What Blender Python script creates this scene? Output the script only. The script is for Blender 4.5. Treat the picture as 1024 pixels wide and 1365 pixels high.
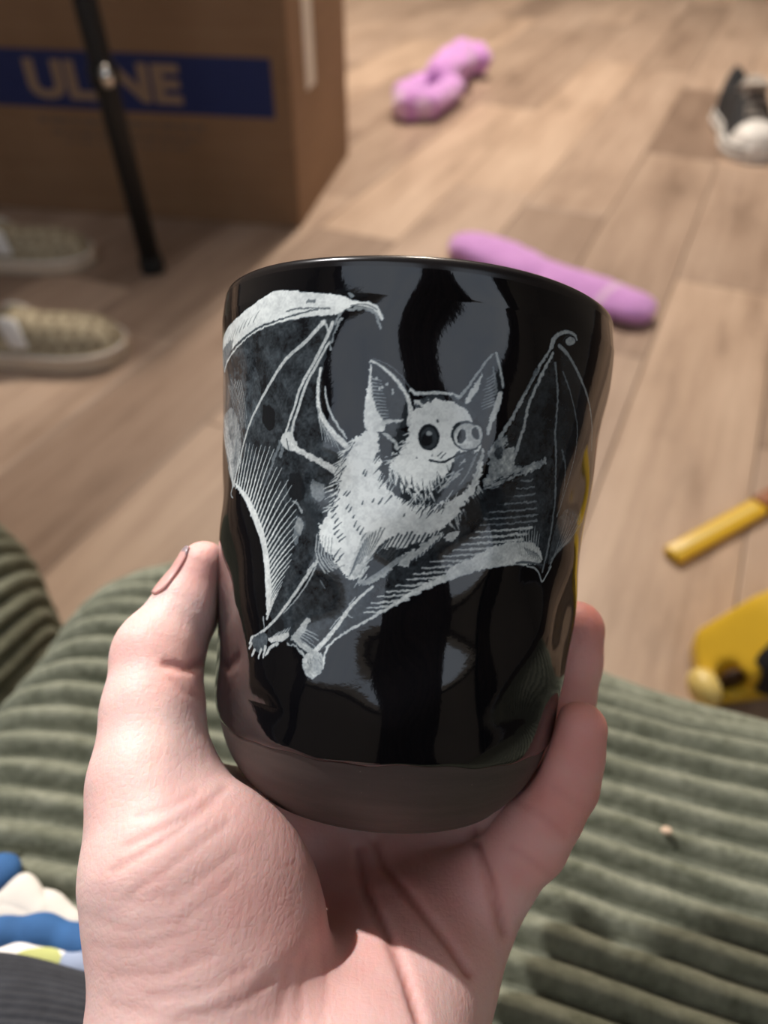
import bpy, bmesh, math, random
import numpy as np
from mathutils import Vector, Matrix

for o in list(bpy.data.objects): bpy.data.objects.remove(o)
scene = bpy.context.scene
COL = scene.collection
PI = math.pi

# ------------------------------------------------------------------ camera
PITCH = math.radians(42.0)                       # the phone looks 42 degrees down
CAM_H = 0.55
CAM = Vector((0, 0, CAM_H))
UP = Vector((0, math.sin(PITCH), math.cos(PITCH)))
FW = Vector((0, math.cos(PITCH), -math.sin(PITCH)))
RT = Vector((1, 0, 0))
FPX = 1025.0
cam_data = bpy.data.cameras.new('camera')
cam = bpy.data.objects.new('camera', cam_data); COL.objects.link(cam)
cam.location = CAM; cam.rotation_euler = (PI / 2 - PITCH, 0, 0)
cam_data.sensor_fit = 'VERTICAL'; cam_data.sensor_height = 36.0
cam_data.lens = FPX / 1365 * 36.0
cam_data.clip_start = 0.01; cam_data.clip_end = 60
cam_data.dof.use_dof = True
cam_data.dof.focus_distance = 0.147
cam_data.dof.aperture_fstop = cam_data.lens / 2.5   # a phone lens opening about 2.5 mm wide
scene.camera = cam

# ------------------------------------------------------------------ light
vs = scene.view_settings
vs.view_transform = 'Standard'; vs.look = 'None'; vs.gamma = 1.0
vs.use_curve_mapping = False
vs.exposure = 0.0
world = bpy.data.worlds.new('world'); scene.world = world
world.use_nodes = True
world.node_tree.nodes['Background'].inputs[0].default_value = (0.75, 0.82, 1.0, 1)
world.node_tree.nodes['Background'].inputs[1].default_value = 0.25

def lamp(name, kind, loc, energy, color, target=None, **kw):
    d = bpy.data.lights.new(name, kind); d.energy = energy; d.color = color
    for k, v in kw.items(): setattr(d, k, v)
    o = bpy.data.objects.new(name, d); COL.objects.link(o); o.location = loc
    if target is not None:
        o.rotation_euler = (Vector(target) - Vector(loc)).to_track_quat('-Z', 'Y').to_euler()
    return o
# warm pendant lamp beyond the box, to the right
lamp('pendant_lamp_light', 'POINT', (0.20, 2.45, 2.10), 235, (1.0, 0.87, 0.73), shadow_soft_size=0.09)
# unseen white key spot above and to the left, cone limited to hand and near cushion
lamp('hand_key_spot', 'SPOT', (-0.76, 0.80, 1.62), 142, (1.0, 0.97, 0.97), (-0.10, 0.12, 0.38),
     spot_size=math.radians(26), spot_blend=0.6, shadow_soft_size=0.022)

# ------------------------------------------------------------------ helpers
def cw(x, y, d):
    """camera-frame millimetres (right, up, forward) to world metres; used to set down what is held in front of the eye"""
    return CAM + (RT * x + UP * y + FW * d) * 0.001
def at(px, py, z=0.0):
    """point of the horizontal plane z that the photograph shows at (px, py)"""
    d = RT * ((px - 512) / FPX) + UP * ((682.5 - py) / FPX) + FW
    t = (z - CAM.z) / d.z
    return CAM + d * t

def new_obj(name, mesh, mat=None, parent=None, smooth=True):
    o = bpy.data.objects.new(name, mesh); COL.objects.link(o)
    if mat is not None and not mesh.materials: mesh.materials.append(mat)
    if parent is not None: o.parent = parent
    if smooth and len(mesh.polygons): mesh.shade_smooth()
    return o
def from_arrays(name, V, Q):
    V = np.asarray(V, np.float32); Q = np.asarray(Q, np.int32)
    me = bpy.data.meshes.new(name)
    n = Q.shape[1]
    me.vertices.add(len(V)); me.vertices.foreach_set('co', V.ravel())
    me.loops.add(Q.size); me.loops.foreach_set('vertex_index', Q.ravel())
    me.polygons.add(len(Q)); me.polygons.foreach_set('loop_start', np.arange(0, Q.size, n, dtype=np.int32))
    me.update(calc_edges=True); me.validate()
    return me
def grid_quads(nr, nc, wrap=False, flip=False):
    r = np.arange(nr - 1)[:, None]; c = np.arange(nc if wrap else nc - 1)[None, :]
    c1 = (c + 1) % nc
    q = np.stack([r * nc + c, r * nc + c1, (r + 1) * nc + c1, (r + 1) * nc + c], -1).reshape(-1, 4)
    return q[:, ::-1] if flip else q
def from_bm(name, bm):
    me = bpy.data.meshes.new(name); bmesh.ops.recalc_face_normals(bm, faces=bm.faces[:]); bm.to_mesh(me); bm.free(); return me
def attr(me, name, vals):
    a = me.attributes.new(name, 'FLOAT', 'POINT'); a.data.foreach_set('value', np.asarray(vals, np.float32))
def empty(name, loc=(0, 0, 0), rotz=0.0):
    o = bpy.data.objects.new(name, None); COL.objects.link(o); o.location = loc; o.rotation_euler = (0, 0, rotz)
    o.empty_display_size = 0.02
    return o
def tag(o, label, cat, group=None):
    o['label'] = label; o['category'] = cat
    if group: o['group'] = group
    return o
def struct(o): o['kind'] = 'structure'; return o
def box_bm(bm, x0, x1, y0, y1, z0, z1, bevel=0.0):
    r = bmesh.ops.create_cube(bm, size=1.0)
    for v in r['verts']:
        v.co = Vector(((x0 + x1) / 2 + v.co.x * (x1 - x0), (y0 + y1) / 2 + v.co.y * (y1 - y0), (z0 + z1) / 2 + v.co.z * (z1 - z0)))
    if bevel:
        es = list({e for v in r['verts'] for e in v.link_edges})
        bmesh.ops.bevel(bm, geom=es, offset=bevel, segments=2, affect='EDGES', profile=0.5)
def tube(path, rad, seg=12, closed_ends=True):
    """swept round tube, rad a number or one per point; returns a mesh"""
    P = [Vector(p) for p in path]; n = len(P)
    R = rad if hasattr(rad, '__len__') else [rad] * n
    V = []; prev = None
    for i in range(n):
        t = (P[min(i + 1, n - 1)] - P[max(i - 1, 0)]).normalized()
        a = prev if prev is not None else (Vector((0, 0, 1)) if abs(t.z) < .9 else Vector((1, 0, 0)))
        s = t.cross(a).normalized(); a = s.cross(t).normalized(); prev = a
        for k in range(seg):
            an = 2 * PI * k / seg
            V.append(P[i] + (a * math.cos(an) + s * math.sin(an)) * R[i])
    bm = bmesh.new(); vs_ = [bm.verts.new(v) for v in V]
    for i in range(n - 1):
        for k in range(seg):
            k1 = (k + 1) % seg
            bm.faces.new((vs_[i * seg + k], vs_[i * seg + k1], vs_[(i + 1) * seg + k1], vs_[(i + 1) * seg + k]))
    if closed_ends:
        bm.faces.new(vs_[:seg]); bm.faces.new(vs_[-seg:])
    return from_bm('tube', bm)

# ---- signed-distance modelling: numpy fields meshed with surface nets
def vec(p): return np.asarray(p, np.float32)
def sd_cone(P, a, b, ra, rb):
    a = vec(a); b = vec(b); ab = b - a
    t = np.clip(((P - a) @ ab) / float(ab @ ab), 0, 1)
    D = P - a - t[:, None] * ab
    return np.sqrt(np.einsum('ij,ij->i', D, D)) - (ra + (rb - ra) * t)
def sd_ell(P, c, r, M=None):
    Q = P - vec(c)
    if M is not None: Q = Q @ np.asarray(M, np.float32)
    r = vec(r)
    k0 = np.linalg.norm(Q / r, axis=1); k1 = np.linalg.norm(Q / (r * r), axis=1) + 1e-9
    return k0 * (k0 - 1) / k1
def smin(a, b, k):
    h = np.maximum(k - np.abs(a - b), 0) / k
    return np.minimum(a, b) - h * h * (k * .25)
def smax(a, b, k): return -smin(-a, -b, k)
def surface_nets(fn, lo, hi, h):
    lo = vec(lo); n = np.ceil((vec(hi) - lo) / h).astype(int) + 1
    ax = [lo[i] + h * np.arange(n[i], dtype=np.float32) for i in range(3)]
    V = np.empty(n, np.float32)
    YZ = np.stack(np.meshgrid(ax[1], ax[2], indexing='ij'), -1).reshape(-1, 2)
    step = max(1, 600000 // len(YZ))
    for i in range(0, n[0], step):
        xs = ax[0][i:i + step]
        P = np.empty((len(xs) * len(YZ), 3), np.float32)
        P[:, 0] = np.repeat(xs, len(YZ)); P[:, 1:] = np.tile(YZ, (len(xs), 1))
        V[i:i + step] = fn(P).reshape(len(xs), n[1], n[2])
    S = V < 0
    m = n - 1
    acc = np.zeros(tuple(m) + (3,), np.float32); cnt = np.zeros(tuple(m), np.float32)
    for a in range(3):
        b, c = [(1, 2), (0, 2), (0, 1)][a]
        for ob in (0, 1):
            for oc in (0, 1):
                s0 = [slice(None)] * 3; s1 = [slice(None)] * 3
                s0[a] = slice(0, m[a]); s1[a] = slice(1, m[a] + 1)
                s0[b] = s1[b] = slice(ob, ob + m[b]); s0[c] = s1[c] = slice(oc, oc + m[c])
                v0, v1 = V[tuple(s0)], V[tuple(s1)]
                cr = (v0 < 0) != (v1 < 0)
                t = np.where(cr, v0 / np.where(cr, v0 - v1, 1), 0)
                acc[..., a] += np.where(cr, t, 0); acc[..., b] += np.where(cr, ob, 0); acc[..., c] += np.where(cr, oc, 0)
                cnt += cr
    act = cnt > 0
    idx = np.full(tuple(m), -1, np.int64); idx[act] = np.arange(act.sum())
    I = np.argwhere(act)
    verts = lo + h * (I + acc[act] / cnt[act][:, None])
    quads = []
    for a in range(3):
        b, c = [(1, 2), (2, 0), (0, 1)][a]
        s0 = [slice(None)] * 3; s1 = [slice(None)] * 3
        s0[a] = slice(0, n[a] - 1); s1[a] = slice(1, n[a])
        for s in (s0, s1): s[b] = slice(1, n[b] - 1); s[c] = slice(1, n[c] - 1)
        A_, B_ = S[tuple(s0)], S[tuple(s1)]
        for sign in (0, 1):
            E = np.argwhere((A_ & ~B_) if sign == 0 else (~A_ & B_))
            if not len(E): continue
            E[:, b] += 1; E[:, c] += 1
            def cell(db, dc):
                q = E.copy(); q[:, b] -= db; q[:, c] -= dc; return idx[q[:, 0], q[:, 1], q[:, 2]]
            q = np.stack([cell(1, 1), cell(0, 1), cell(0, 0), cell(1, 0)], 1)
            quads.append(q if sign == 0 else q[:, ::-1])
    return verts, (np.concatenate(quads) if quads else np.zeros((0, 4), int))
def sdf_normal(fn, P, e=.25):
    P = P.astype(np.float32); g = np.empty_like(P)
    for i in range(3):
        d = np.zeros(3, np.float32); d[i] = e
        g[:, i] = fn(P + d) - fn(P - d)
    return g / (np.linalg.norm(g, axis=1, keepdims=True) + 1e-9)
def value_noise(P, scale, seed=0):
    """smooth 3-D lattice noise in 0..1 for points P"""
    Q = P / scale + 1000.0; I = np.floor(Q).astype(np.int64); f = Q - I; f = f * f * (3 - 2 * f)
    def hsh(i, j, k):
        h = (i * 374761393 + j * 668265263 + k * 2147483647 + seed * 974634777) & 0xFFFFFFFF
        h = ((h ^ (h >> 13)) * 1274126177) & 0xFFFFFFFF
        return ((h ^ (h >> 16)) & 0xFFFF) / 65535.0
    r = 0
    for dx in (0, 1):
        for dy in (0, 1):
            for dz in (0, 1):
                w = (f[:, 0] if dx else 1 - f[:, 0]) * (f[:, 1] if dy else 1 - f[:, 1]) * (f[:, 2] if dz else 1 - f[:, 2])
                r = r + w * hsh(I[:, 0] + dx, I[:, 1] + dy, I[:, 2] + dz)
    return r

# ---- materials
class NT:
    def __init__(s, name):
        s.m = bpy.data.materials.new(name); s.m.use_nodes = True
        s.t = s.m.node_tree; s.b = s.t.nodes['Principled BSDF']
    def n(s, kind, **kw):
        nd = s.t.nodes.new(kind)
        for k, v in kw.items():
            if k.startswith('i_'):
                key = k[2:]; key = int(key) if key.isdigit() else key.replace('_', ' ')
                nd.inputs[key].default_value = v
            else: setattr(nd, k, v)
        return nd
    def l(s, a, b): s.t.links.new(a, b)
    def set(s, **kw):
        for k, v in kw.items(): s.b.inputs[k.replace('_', ' ')].default_value = v
        return s
    def coord(s, which='Object', scale=(1, 1, 1), rot=(0, 0, 0)):
        tc = s.n('ShaderNodeTexCoord'); mp = s.n('ShaderNodeMapping')
        mp.inputs['Scale'].default_value = scale; mp.inputs['Rotation'].default_value = rot
        s.l(tc.outputs[which], mp.inputs[0]); return mp.outputs[0]
    def noise(s, co, scale, detail=3, rough=.55):
        nd = s.n('ShaderNodeTexNoise'); nd.inputs['Scale'].default_value = scale; nd.inputs['Detail'].default_value = detail
        nd.inputs['Roughness'].default_value = rough; s.l(co, nd.inputs['Vector']); return nd.outputs[0]
    def ramp(s, fac, stops):
        r = s.n('ShaderNodeValToRGB'); e = r.color_ramp.elements
        while len(e) < len(stops): e.new(.5)
        for el, (p, c) in zip(e, stops): el.position = p; el.color = (*c, 1)
        s.l(fac, r.inputs[0]); return r.outputs[0]
    def mix(s, fac, a, b, mode='MIX'):
        x = s.n('ShaderNodeMix', data_type='RGBA', blend_type=mode)
        for v, i in ((fac, 0), (a, 6), (b, 7)):
            if hasattr(v, 'is_output'): s.l(v, x.inputs[i])
            else: x.inputs[i].default_value = v if i == 0 else (*v, 1)
        return x.outputs[2]
    def math(s, op, a, b=0.0):
        x = s.n('ShaderNodeMath', operation=op)
        for v, i in ((a, 0), (b, 1)):
            if hasattr(v, 'is_output'): s.l(v, x.inputs[i])
            else: x.inputs[i].default_value = v
        return x.outputs[0]
    def attr(s, name): a = s.n('ShaderNodeAttribute'); a.attribute_name = name; return a.outputs['Fac']
    def color(s, out): s.l(out, s.b.inputs['Base Color'])
    def bump(s, h, strength=.3, dist=.001, prev=None):
        b = s.n('ShaderNodeBump'); b.inputs['Strength'].default_value = strength; b.inputs['Distance'].default_value = dist
        s.l(h, b.inputs['Height'])
        if prev is not None: s.l(prev, b.inputs['Normal'])
        s.l(b.outputs[0], s.b.inputs['Normal']); return b.outputs[0]
def plain(name, c, rough=.6, var=.15, scale=40, bump=0.0, spec=.5, metallic=0.0, sheen=0.0):
    m = NT(name); co = m.coord(); nz = m.noise(co, scale, 4)
    m.color(m.ramp(nz, [(.3, tuple(x * (1 - var) for x in c)), (.7, tuple(min(1, x * (1 + var)) for x in c))]))
    m.set(Roughness=rough, Metallic=metallic); m.b.inputs['Specular IOR Level'].default_value = spec
    if sheen: m.b.inputs['Sheen Weight'].default_value = sheen; m.b.inputs['Sheen Roughness'].default_value = .5
    if bump: m.bump(nz, bump, .002)
    return m.m
# ================================================================== setting
def mat_plank():
    m = NT('oak_plank')
    info = m.n('ShaderNodeObjectInfo')
    off = m.n('ShaderNodeVectorMath', operation='SCALE'); m.l(info.outputs['Random'], off.inputs['Scale']); off.inputs[0].default_value = (37, 91, 17)
    tc = m.n('ShaderNodeTexCoord'); add = m.n('ShaderNodeVectorMath', operation='ADD')
    m.l(tc.outputs['Object'], add.inputs[0]); m.l(off.outputs[0], add.inputs[1])
    def mapped(sc):
        mp = m.n('ShaderNodeMapping'); mp.inputs['Scale'].default_value = sc; m.l(add.outputs[0], mp.inputs[0]); return mp.outputs[0]
    broad = m.noise(mapped((11, 2.2, 11)), 1.0, 5, .66)
    grain = m.noise(mapped((70, 3.0, 70)), 1.0, 5, .65)
    c = m.ramp(broad, [(.30, (.19, .125, .088)), (.47, (.42, .305, .232)), (.72, (.56, .435, .345))])
    c = m.mix(.35, c, m.ramp(grain, [(.3, (.28, .195, .14)), (.65, (.58, .45, .355))]))
    tint = m.ramp(info.outputs['Random'], [(0, (.50, .46, .44)), (.30, (.90, .88, .86)), (.5, (1, .99, .98)), (1, (1.15, 1.12, 1.06))])
    m.color(m.mix(1.0, c, tint, 'MULTIPLY'))
    m.set(Roughness=.42); m.bump(grain, .15, .001)
    return m.m
MPLANK = mat_plank()
M_SUB = plain('floor_joint', (.06, .04, .03), .9)
M_WALL = plain('wall_paint', (.26, .245, .23), .9, .03, 6)
M_CEIL = plain('ceiling_paint', (.34, .34, .35), .95, .02, 5)
RX0, RX1, RY0, RY1, RH = -3.2, 3.6, -0.85, 6.2, 2.6
bm = bmesh.new(); box_bm(bm, RX0, RX1, RY0, RY1, -.05, -.012)
floor = struct(new_obj('floor', from_bm('floor', bm), M_SUB, smooth=False))
# boards: 12.5 cm wide, running 22 degrees off the view, each its own piece
PW, PA = .156, math.radians(24.0)
pdir = Vector((math.sin(PA), math.cos(PA), 0)); pside = Vector((math.cos(PA), -math.sin(PA), 0))
rng = random.Random(3)
board_mesh = {}
def board(length):
    if length not in board_mesh:
        bm = bmesh.new(); box_bm(bm, -PW / 2 + .0007, PW / 2 - .0007, -length / 2 + .0007, length / 2 - .0007, -.012, 0, .0012)
        board_mesh[length] = from_bm('plank', bm)
        board_mesh[length].materials.append(MPLANK)
    return board_mesh[length]
def on_floor_clip(c, half):
    return RX0 + .05 < c.x < RX1 - .05 and RY0 + .05 < c.y < RY1 - .05
for r in range(-36, 30):
    s = -1.6 + rng.random() * .9 - 1.2
    while s < 7.0:
        L = rng.choice((.6, .9, 1.2))
        c = pside * (r * PW + .03) + pdir * (s + L / 2)
        ends = [c + pdir * (L / 2) * k + pside * PW / 2 * j for k in (-1, 1) for j in (-1, 1)]
        near = -1.6 - .25 * c.y < c.x < 1.3 + .5 * c.y and -.2 < c.y < 5.6
        if near and all(RX0 < e.x < RX1 and RY0 < e.y < RY1 for e in ends):
            o = new_obj('plank', board(L), None, floor, False)
            o.location = c; o.rotation_euler = (0, 0, -PA)
        s += L
for nm, b in (('wall_left', (RX0 - .1, RX0, RY0, RY1, 0, RH)), ('wall_right', (RX1, RX1 + .1, RY0, RY1, 0, RH)),
              ('wall_back', (RX0 - .1, RX1 + .1, RY1, RY1 + .1, 0, RH)), ('wall_front', (RX0 - .1, RX1 + .1, RY0 - .1, RY0, 0, RH))):
    bm = bmesh.new(); box_bm(bm, *b); struct(new_obj(nm, from_bm(nm, bm), M_WALL, smooth=False))
bm = bmesh.new(); box_bm(bm, RX0 - .1, RX1 + .1, RY0 - .1, RY1 + .1, RH, RH + .1); struct(new_obj('ceiling', from_bm('ceiling', bm), M_CEIL, smooth=False))

# window in the wall behind the seat: frame, mullions, bright panes, added dark blockers shaping its reflection
WX0, WX1, WZ0, WZ1 = -1.5, 1.5, .95, 2.05
win = struct(empty('window_1', ((WX0 + WX1) / 2, RY0, WZ0)))
M_FRAME = plain('window_frame_paint', (.55, .54, .52), .6, .03)
mp_ = NT('daylight_pane'); mp_.set(Base_Color=(.05, .05, .05, 1), Roughness=.1)
g_ = mp_.noise(mp_.coord(), 1.6, 3); mp_.l(mp_.ramp(g_, [(.3, (.66, .76, .92)), (.7, (.86, .92, 1.0))]), mp_.b.inputs['Emission Color']); mp_.b.inputs['Emission Strength'].default_value = 1.8
hw, hh = (WX1 - WX0) / 2, WZ1 - WZ0
for i in range(2):
    x0 = -hw + i * hw; bm = bmesh.new(); box_bm(bm, x0 + .03, x0 + hw - .03, .005, .012, .03, hh - .03); new_obj('pane', from_bm('pane', bm), mp_.m, win, False)
bm = bmesh.new()
for x in np.linspace(-hw, hw, 3): box_bm(bm, x - .03, x + .03, 0, .05, 0, hh)
for z in (0, hh): box_bm(bm, -hw - .03, hw + .03, 0, .05, z - .03, z + .03)
new_obj('window_frame', from_bm('window_frame', bm), M_FRAME, win, False)

M_BLOCKER = plain('brown_blocker', (.045, .030, .027), .9, .2, 8)
for cx0, cx1 in ((-.05, .42), (-1.62, -1.38), (1.18, 1.62)):  # unseen hangings, added to make dark shapes in the cup's reflection
    n_ = 90; xs_ = np.linspace(cx0, cx1, n_); V = []
    for z, sp_ in ((hh + .08, .8), (hh * .6, .95), (.1, 1.05), (-.8, 1.1)):
        for i, x in enumerate(xs_):
            xm = (cx0 + cx1) / 2; V.append((xm + (x - xm) * sp_ + .01 * math.sin(i * .9 + z), .09 + .03 * math.sin(x * 55 + .4 * z), z))
    o = new_obj('reflection_blocker', from_arrays('reflection_blocker', V, grid_quads(4, n_)), M_BLOCKER, win); so = o.modifiers.new('thick', 'SOLIDIFY'); so.thickness = .004

# ================================================================== corduroy cushions
def mat_cord(name, c0, c1):
    m = NT(name); co = m.coord()
    n1 = m.noise(co, 70, 5, .7); n2 = m.noise(co, 240, 3, .6)
    c = m.ramp(n1, [(.30, c0), (.68, c1)])
    c = m.mix(.30, c, m.ramp(n2, [(.35, tuple(x * .55 for x in c0)), (.65, c1)]))
    m.color(c)
    m.set(Roughness=.88); m.b.inputs['Sheen Weight'].default_value = .30; m.b.inputs['Sheen Roughness'].default_value = .45
    m.b.inputs['Sheen Tint'].default_value = (.80, .86, .74, 1); m.b.inputs['Specular IOR Level'].default_value = .15
    m.bump(n2, .35, .0015)
    return m.m
M_CORD = mat_cord('olive_corduroy', (.090, .096, .062), (.225, .230, .170))
def sd_outline(X, Y, poly):
    """signed distance (negative inside), and the outward unit direction to a closed plan outline"""
    best = np.full(X.shape, 1e9); nx = np.zeros_like(X); ny = np.zeros_like(X); ins = np.zeros(X.shape, bool)
    n = len(poly)
    for i in range(n):
        ax, ay = poly[i]; bx, by = poly[(i + 1) % n]
        ex, ey = bx - ax, by - ay
        t = np.clip(((X - ax) * ex + (Y - ay) * ey) / (ex * ex + ey * ey), 0, 1)
        dx, dy = X - ax - t * ex, Y - ay - t * ey; d = np.hypot(dx, dy)
        m = d < best; best = np.where(m, d, best); nx = np.where(m, dx, nx); ny = np.where(m, dy, ny)
        c = (Y >= min(ay, by)) & (Y < max(ay, by))
        with np.errstate(divide='ignore', invalid='ignore'):
            ins ^= c & (X < ax + (Y - ay) * ex / (ey if ey else 1e-12))
    l = np.hypot(nx, ny) + 1e-9
    sg = np.where(ins, -1.0, 1.0)
    return best * sg, nx / l * sg, ny / l * sg
def chaikin(p, it=3):
    for _ in range(it):
        q = []
        for i in range(len(p)):
            a, b = p[i], p[(i + 1) % len(p)]
            q += [(.75 * a[0] + .25 * b[0], .75 * a[1] + .25 * b[1]), (.25 * a[0] + .75 * b[0], .25 * a[1] + .75 * b[1])]
        p = q
    return p
def cord_cushion(name, outline, top, R, wale, ridge_y, xr, vr, dx, ang=0.0, amp=.0026, puff=0.0):
    """cloth wrapped over a padded block: flat grid (a along the wales, v across), bent down over the rounded plan outline"""
    ol = chaikin(outline)
    a = np.arange(xr[0], xr[1], dx); v = np.arange(vr[0], vr[1], wale / 9)
    Av, Vv = np.meshgrid(a, v)
    ca, sa = math.cos(ang), math.sin(ang)
    U, W = Av, Vv + ridge_y(Av)
    X = U * ca - W * sa; Y = U * sa + W * ca
    sd, nx, ny = sd_outline(X, Y, ol)
    bend = R * PI / 2
    phi = np.clip((sd + R) / R, 0, PI / 2)
    inner = sd < -R
    # distance from outline after wrapping
    off = np.where(inner, sd, -R * (1 - np.sin(phi)))
    px = X - nx * (sd - off); py = Y - ny * (sd - off)
    drop = np.where(inner, 0, R * (1 - np.cos(phi))) + np.maximum(sd - (bend - R), 0)
    pz = top - drop + puff * (1 - np.exp(np.minimum(sd, 0) / .08))
    # frame of the bent surface
    Nx, Ny, Nz = nx * np.sin(phi), ny * np.sin(phi), np.cos(phi)
    Pn = np.stack([X.ravel(), Y.ravel(), np.zeros(X.size)], 1)
    wob = (value_noise(Pn, .05, 3) - .5).reshape(X.shape) * .35 + (value_noise(Pn, .013, 9) - .5).reshape(X.shape) * .16
    ph = Vv / wale + wob * .35
    prof = np.abs(np.sin(PI * ph)) ** .66
    lump = (value_noise(Pn, .011, 5) - .5).reshape(X.shape) * .0009 + (value_noise(Pn, .06, 8) - .5).reshape(X.shape) * .006
    h = amp * (prof - 1) * 1.9 + lump
    P = np.stack([px + Nx * h, py + Ny * h, np.maximum(pz + Nz * h, .0)], -1).reshape(-1, 3)
    q = grid_quads(len(v), len(a))
    # drop faces lying wholly on the floor
    keep = ~(P[q, 2] < .004).all(1)
    q = q[keep]
    return from_arrays(name, P, q)
main_out = [(-.215, .02), (-.200, .13), (-.186, .215), (-.168, .285), (-.112, .318), (-.04, .308), (.04, .268), (.12, .226), (.22, .188), (.40, .130), (.75, .05), (.80, -.45), (-.22, -.45)]
def ridge_main(x): return -.02 - .30 * x - .55 * x * x * np.where(x < 0, 1.0, .15)
me = cord_cushion('corduroy_seat', main_out, .268, .055, .0130, ridge_main, (-.50, .62), (-.26, .60), .006, 0.0, .0052)
seat = tag(new_obj('floor_cushion', me, M_CORD), 'large olive green wide-wale corduroy cushion under and behind the hand', 'cushion')
left_out = [(-.62, .02), (-.33, .02), (-.268, .12), (-.232, .28), (-.225, .345), (-.262, .405), (-.34, .44), (-.62, .45)]
me = cord_cushion('corduroy_side', left_out, .215, .06, .0150, lambda x: 0 * x + .15 * np.sin(x * 2.0) * 0, (-.35, .80), (.05, .95), .006, math.radians(68), .0055)
side = tag(new_obj('floor_cushion', me, M_CORD), 'smaller olive corduroy cushion cut by the left edge of the picture', 'cushion')
# biscuit crumb on the cushion
cr = at(888, 1108, .268)
vq = surface_nets(lambda P: sd_ell(P, (0, 0, 0), (2.0, 1.5, 1.2)) + (value_noise(P, 1.1, 4) - .5) * .9, (-3.5, -3.5, -3), (3.5, 3.5, 3), .45)
crumb = tag(new_obj('crumb', from_arrays('crumb', vq[0] * .001, vq[1]), plain('crumb', (.55, .40, .28), .8)), 'tiny tan crumb lying on the green corduroy', 'crumb')
crumb.location = (cr.x, cr.y, .2685)

# ================================================================== cardboard box
MC = NT('cardboard'); co = MC.coord(); nz = MC.noise(MC.coord(scale=(3, 3, 60)), 1.0, 3); n2 = MC.noise(co, 6, 3)
MC.color(MC.mix(.5, MC.ramp(nz, [(.3, (.22, .122, .062)), (.7, (.28, .165, .088))]), MC.ramp(n2, [(.3, (.20, .112, .056)), (.7, (.29, .170, .092))])))
MC.set(Roughness=.8); M_CARD = MC.m
M_BLUE = plain('blue_print', (.008, .019, .10), .6, .06)
M_GREYPRINT = plain('brown_print', (.17, .115, .08), .7, .05)
c0 = at(401, 304); e0 = at(130, 285)
bdir = (c0 - e0).normalized(); bang = math.atan2(bdir.y, bdir.x)
BW, BD, BH = .66, .42, .66
cbox = empty('cardboard_box', c0, bang)           # local: x along the front (0 = right corner, negative to the left), y away
def pan(name, b, bev=.002, mat=M_CARD, par=cbox):
    bm = bmesh.new(); box_bm(bm, *b, bev); return new_obj(name, from_bm(name, bm), mat, par, False)
T = .005
front = pan('front_panel', (-BW, 0, 0, T, 0, BH)); pan('back_panel', (-BW, 0, BD - T, BD, 0, BH))
pan('side_panel', (-T, 0, T, BD - T, 0, BH)); pan('side_panel', (-BW, -BW + T, T, BD - T, 0, BH)); pan('bottom_panel', (-BW + T, -T, T, BD - T, 0, T))
fl1 = pan('top_flap', (-BW, 0, 0, BD / 2 - .001, BH, BH + .004)); fl2 = pan('top_flap', (-BW, 0, BD / 2 + .001, BD, BH, BH + .004))
bm = bmesh.new(); box_bm(bm, 0, .0004, .10, .16, .20, .40); new_obj('paper_label', from_bm('paper_label', bm), plain('white_paper', (.72, .66, .58), .7, .05), cbox, False)
R3 = Matrix.Rotation(-bang, 3, 'Z')
def on_front(px, py):
    n = R3.inverted() @ Vector((0, -1, 0)); d = RT * ((px - 512) / FPX) + UP * ((682.5 - py) / FPX) + FW
    t = n.dot(c0 - CAM) / n.dot(d); p = R3 @ (CAM + d * t - c0); return p.x, p.z
bx1, bz1 = on_front(360, 78); _, bz0 = on_front(358, 158)
bm = bmesh.new(); box_bm(bm, -BW + .04, bx1, -.0005, 0, bz0, bz1); band = new_obj('blue_band', from_bm('blue_band', bm), M_BLUE, front, False)
def text_mesh(s, size, bold):
    cu = bpy.data.curves.new('lettering', 'FONT'); cu.body = s; cu.size = size; cu.offset = bold; cu.extrude = .0002
    o = bpy.data.objects.new('lettering', cu); COL.objects.link(o)
    me = bpy.data.meshes.new_from_object(o.evaluated_get(bpy.context.evaluated_depsgraph_get()))
    bpy.data.objects.remove(o); return me
tme = text_mesh('ULINE', .10, .0042)
tv = np.array([v.co[:] for v in tme.vertices]); tx0, tx1, ty0, ty1 = tv[:, 0].min(), tv[:, 0].max(), tv[:, 1].min(), tv[:, 1].max()
lx0, _ = on_front(36, 105); lx1, lz = on_front(241, 112); zt = bz1 - .014; zb = bz0 + .014
for v in tme.vertices:
    x, y, z = v.co
    v.co = (lx0 + (x - tx0) / (tx1 - tx0) * (lx1 - lx0), -.0008 - z, zb + (y - ty0) / (ty1 - ty0) * (zt - zb))
new_obj('lettering', tme, plain('bare_board_print', (.30, .20, .13), .8, .05), band, False)
bm = bmesh.new()
rr = random.Random(8)
for k, (za, x0, x1, hh) in enumerate([(.016, lx0, lx1 + .03, .009), (.036, lx0 + .02, lx1 + .02, .007), (.052, lx0 + .04, lx1, .005)]):
    x = x0
    while x < x1:
        w = rr.uniform(.012, .035); box_bm(bm, x, min(x + w, x1), -.0003, 0, bz0 - za - hh, bz0 - za); x += w + .006
fp = new_obj('fine_print', from_bm('fine_print', bm), M_GREYPRINT, front, False); fp['kind'] = 'stuff'
tag(cbox, 'big brown cardboard box with a blue printed band on the floor', 'box')

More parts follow.
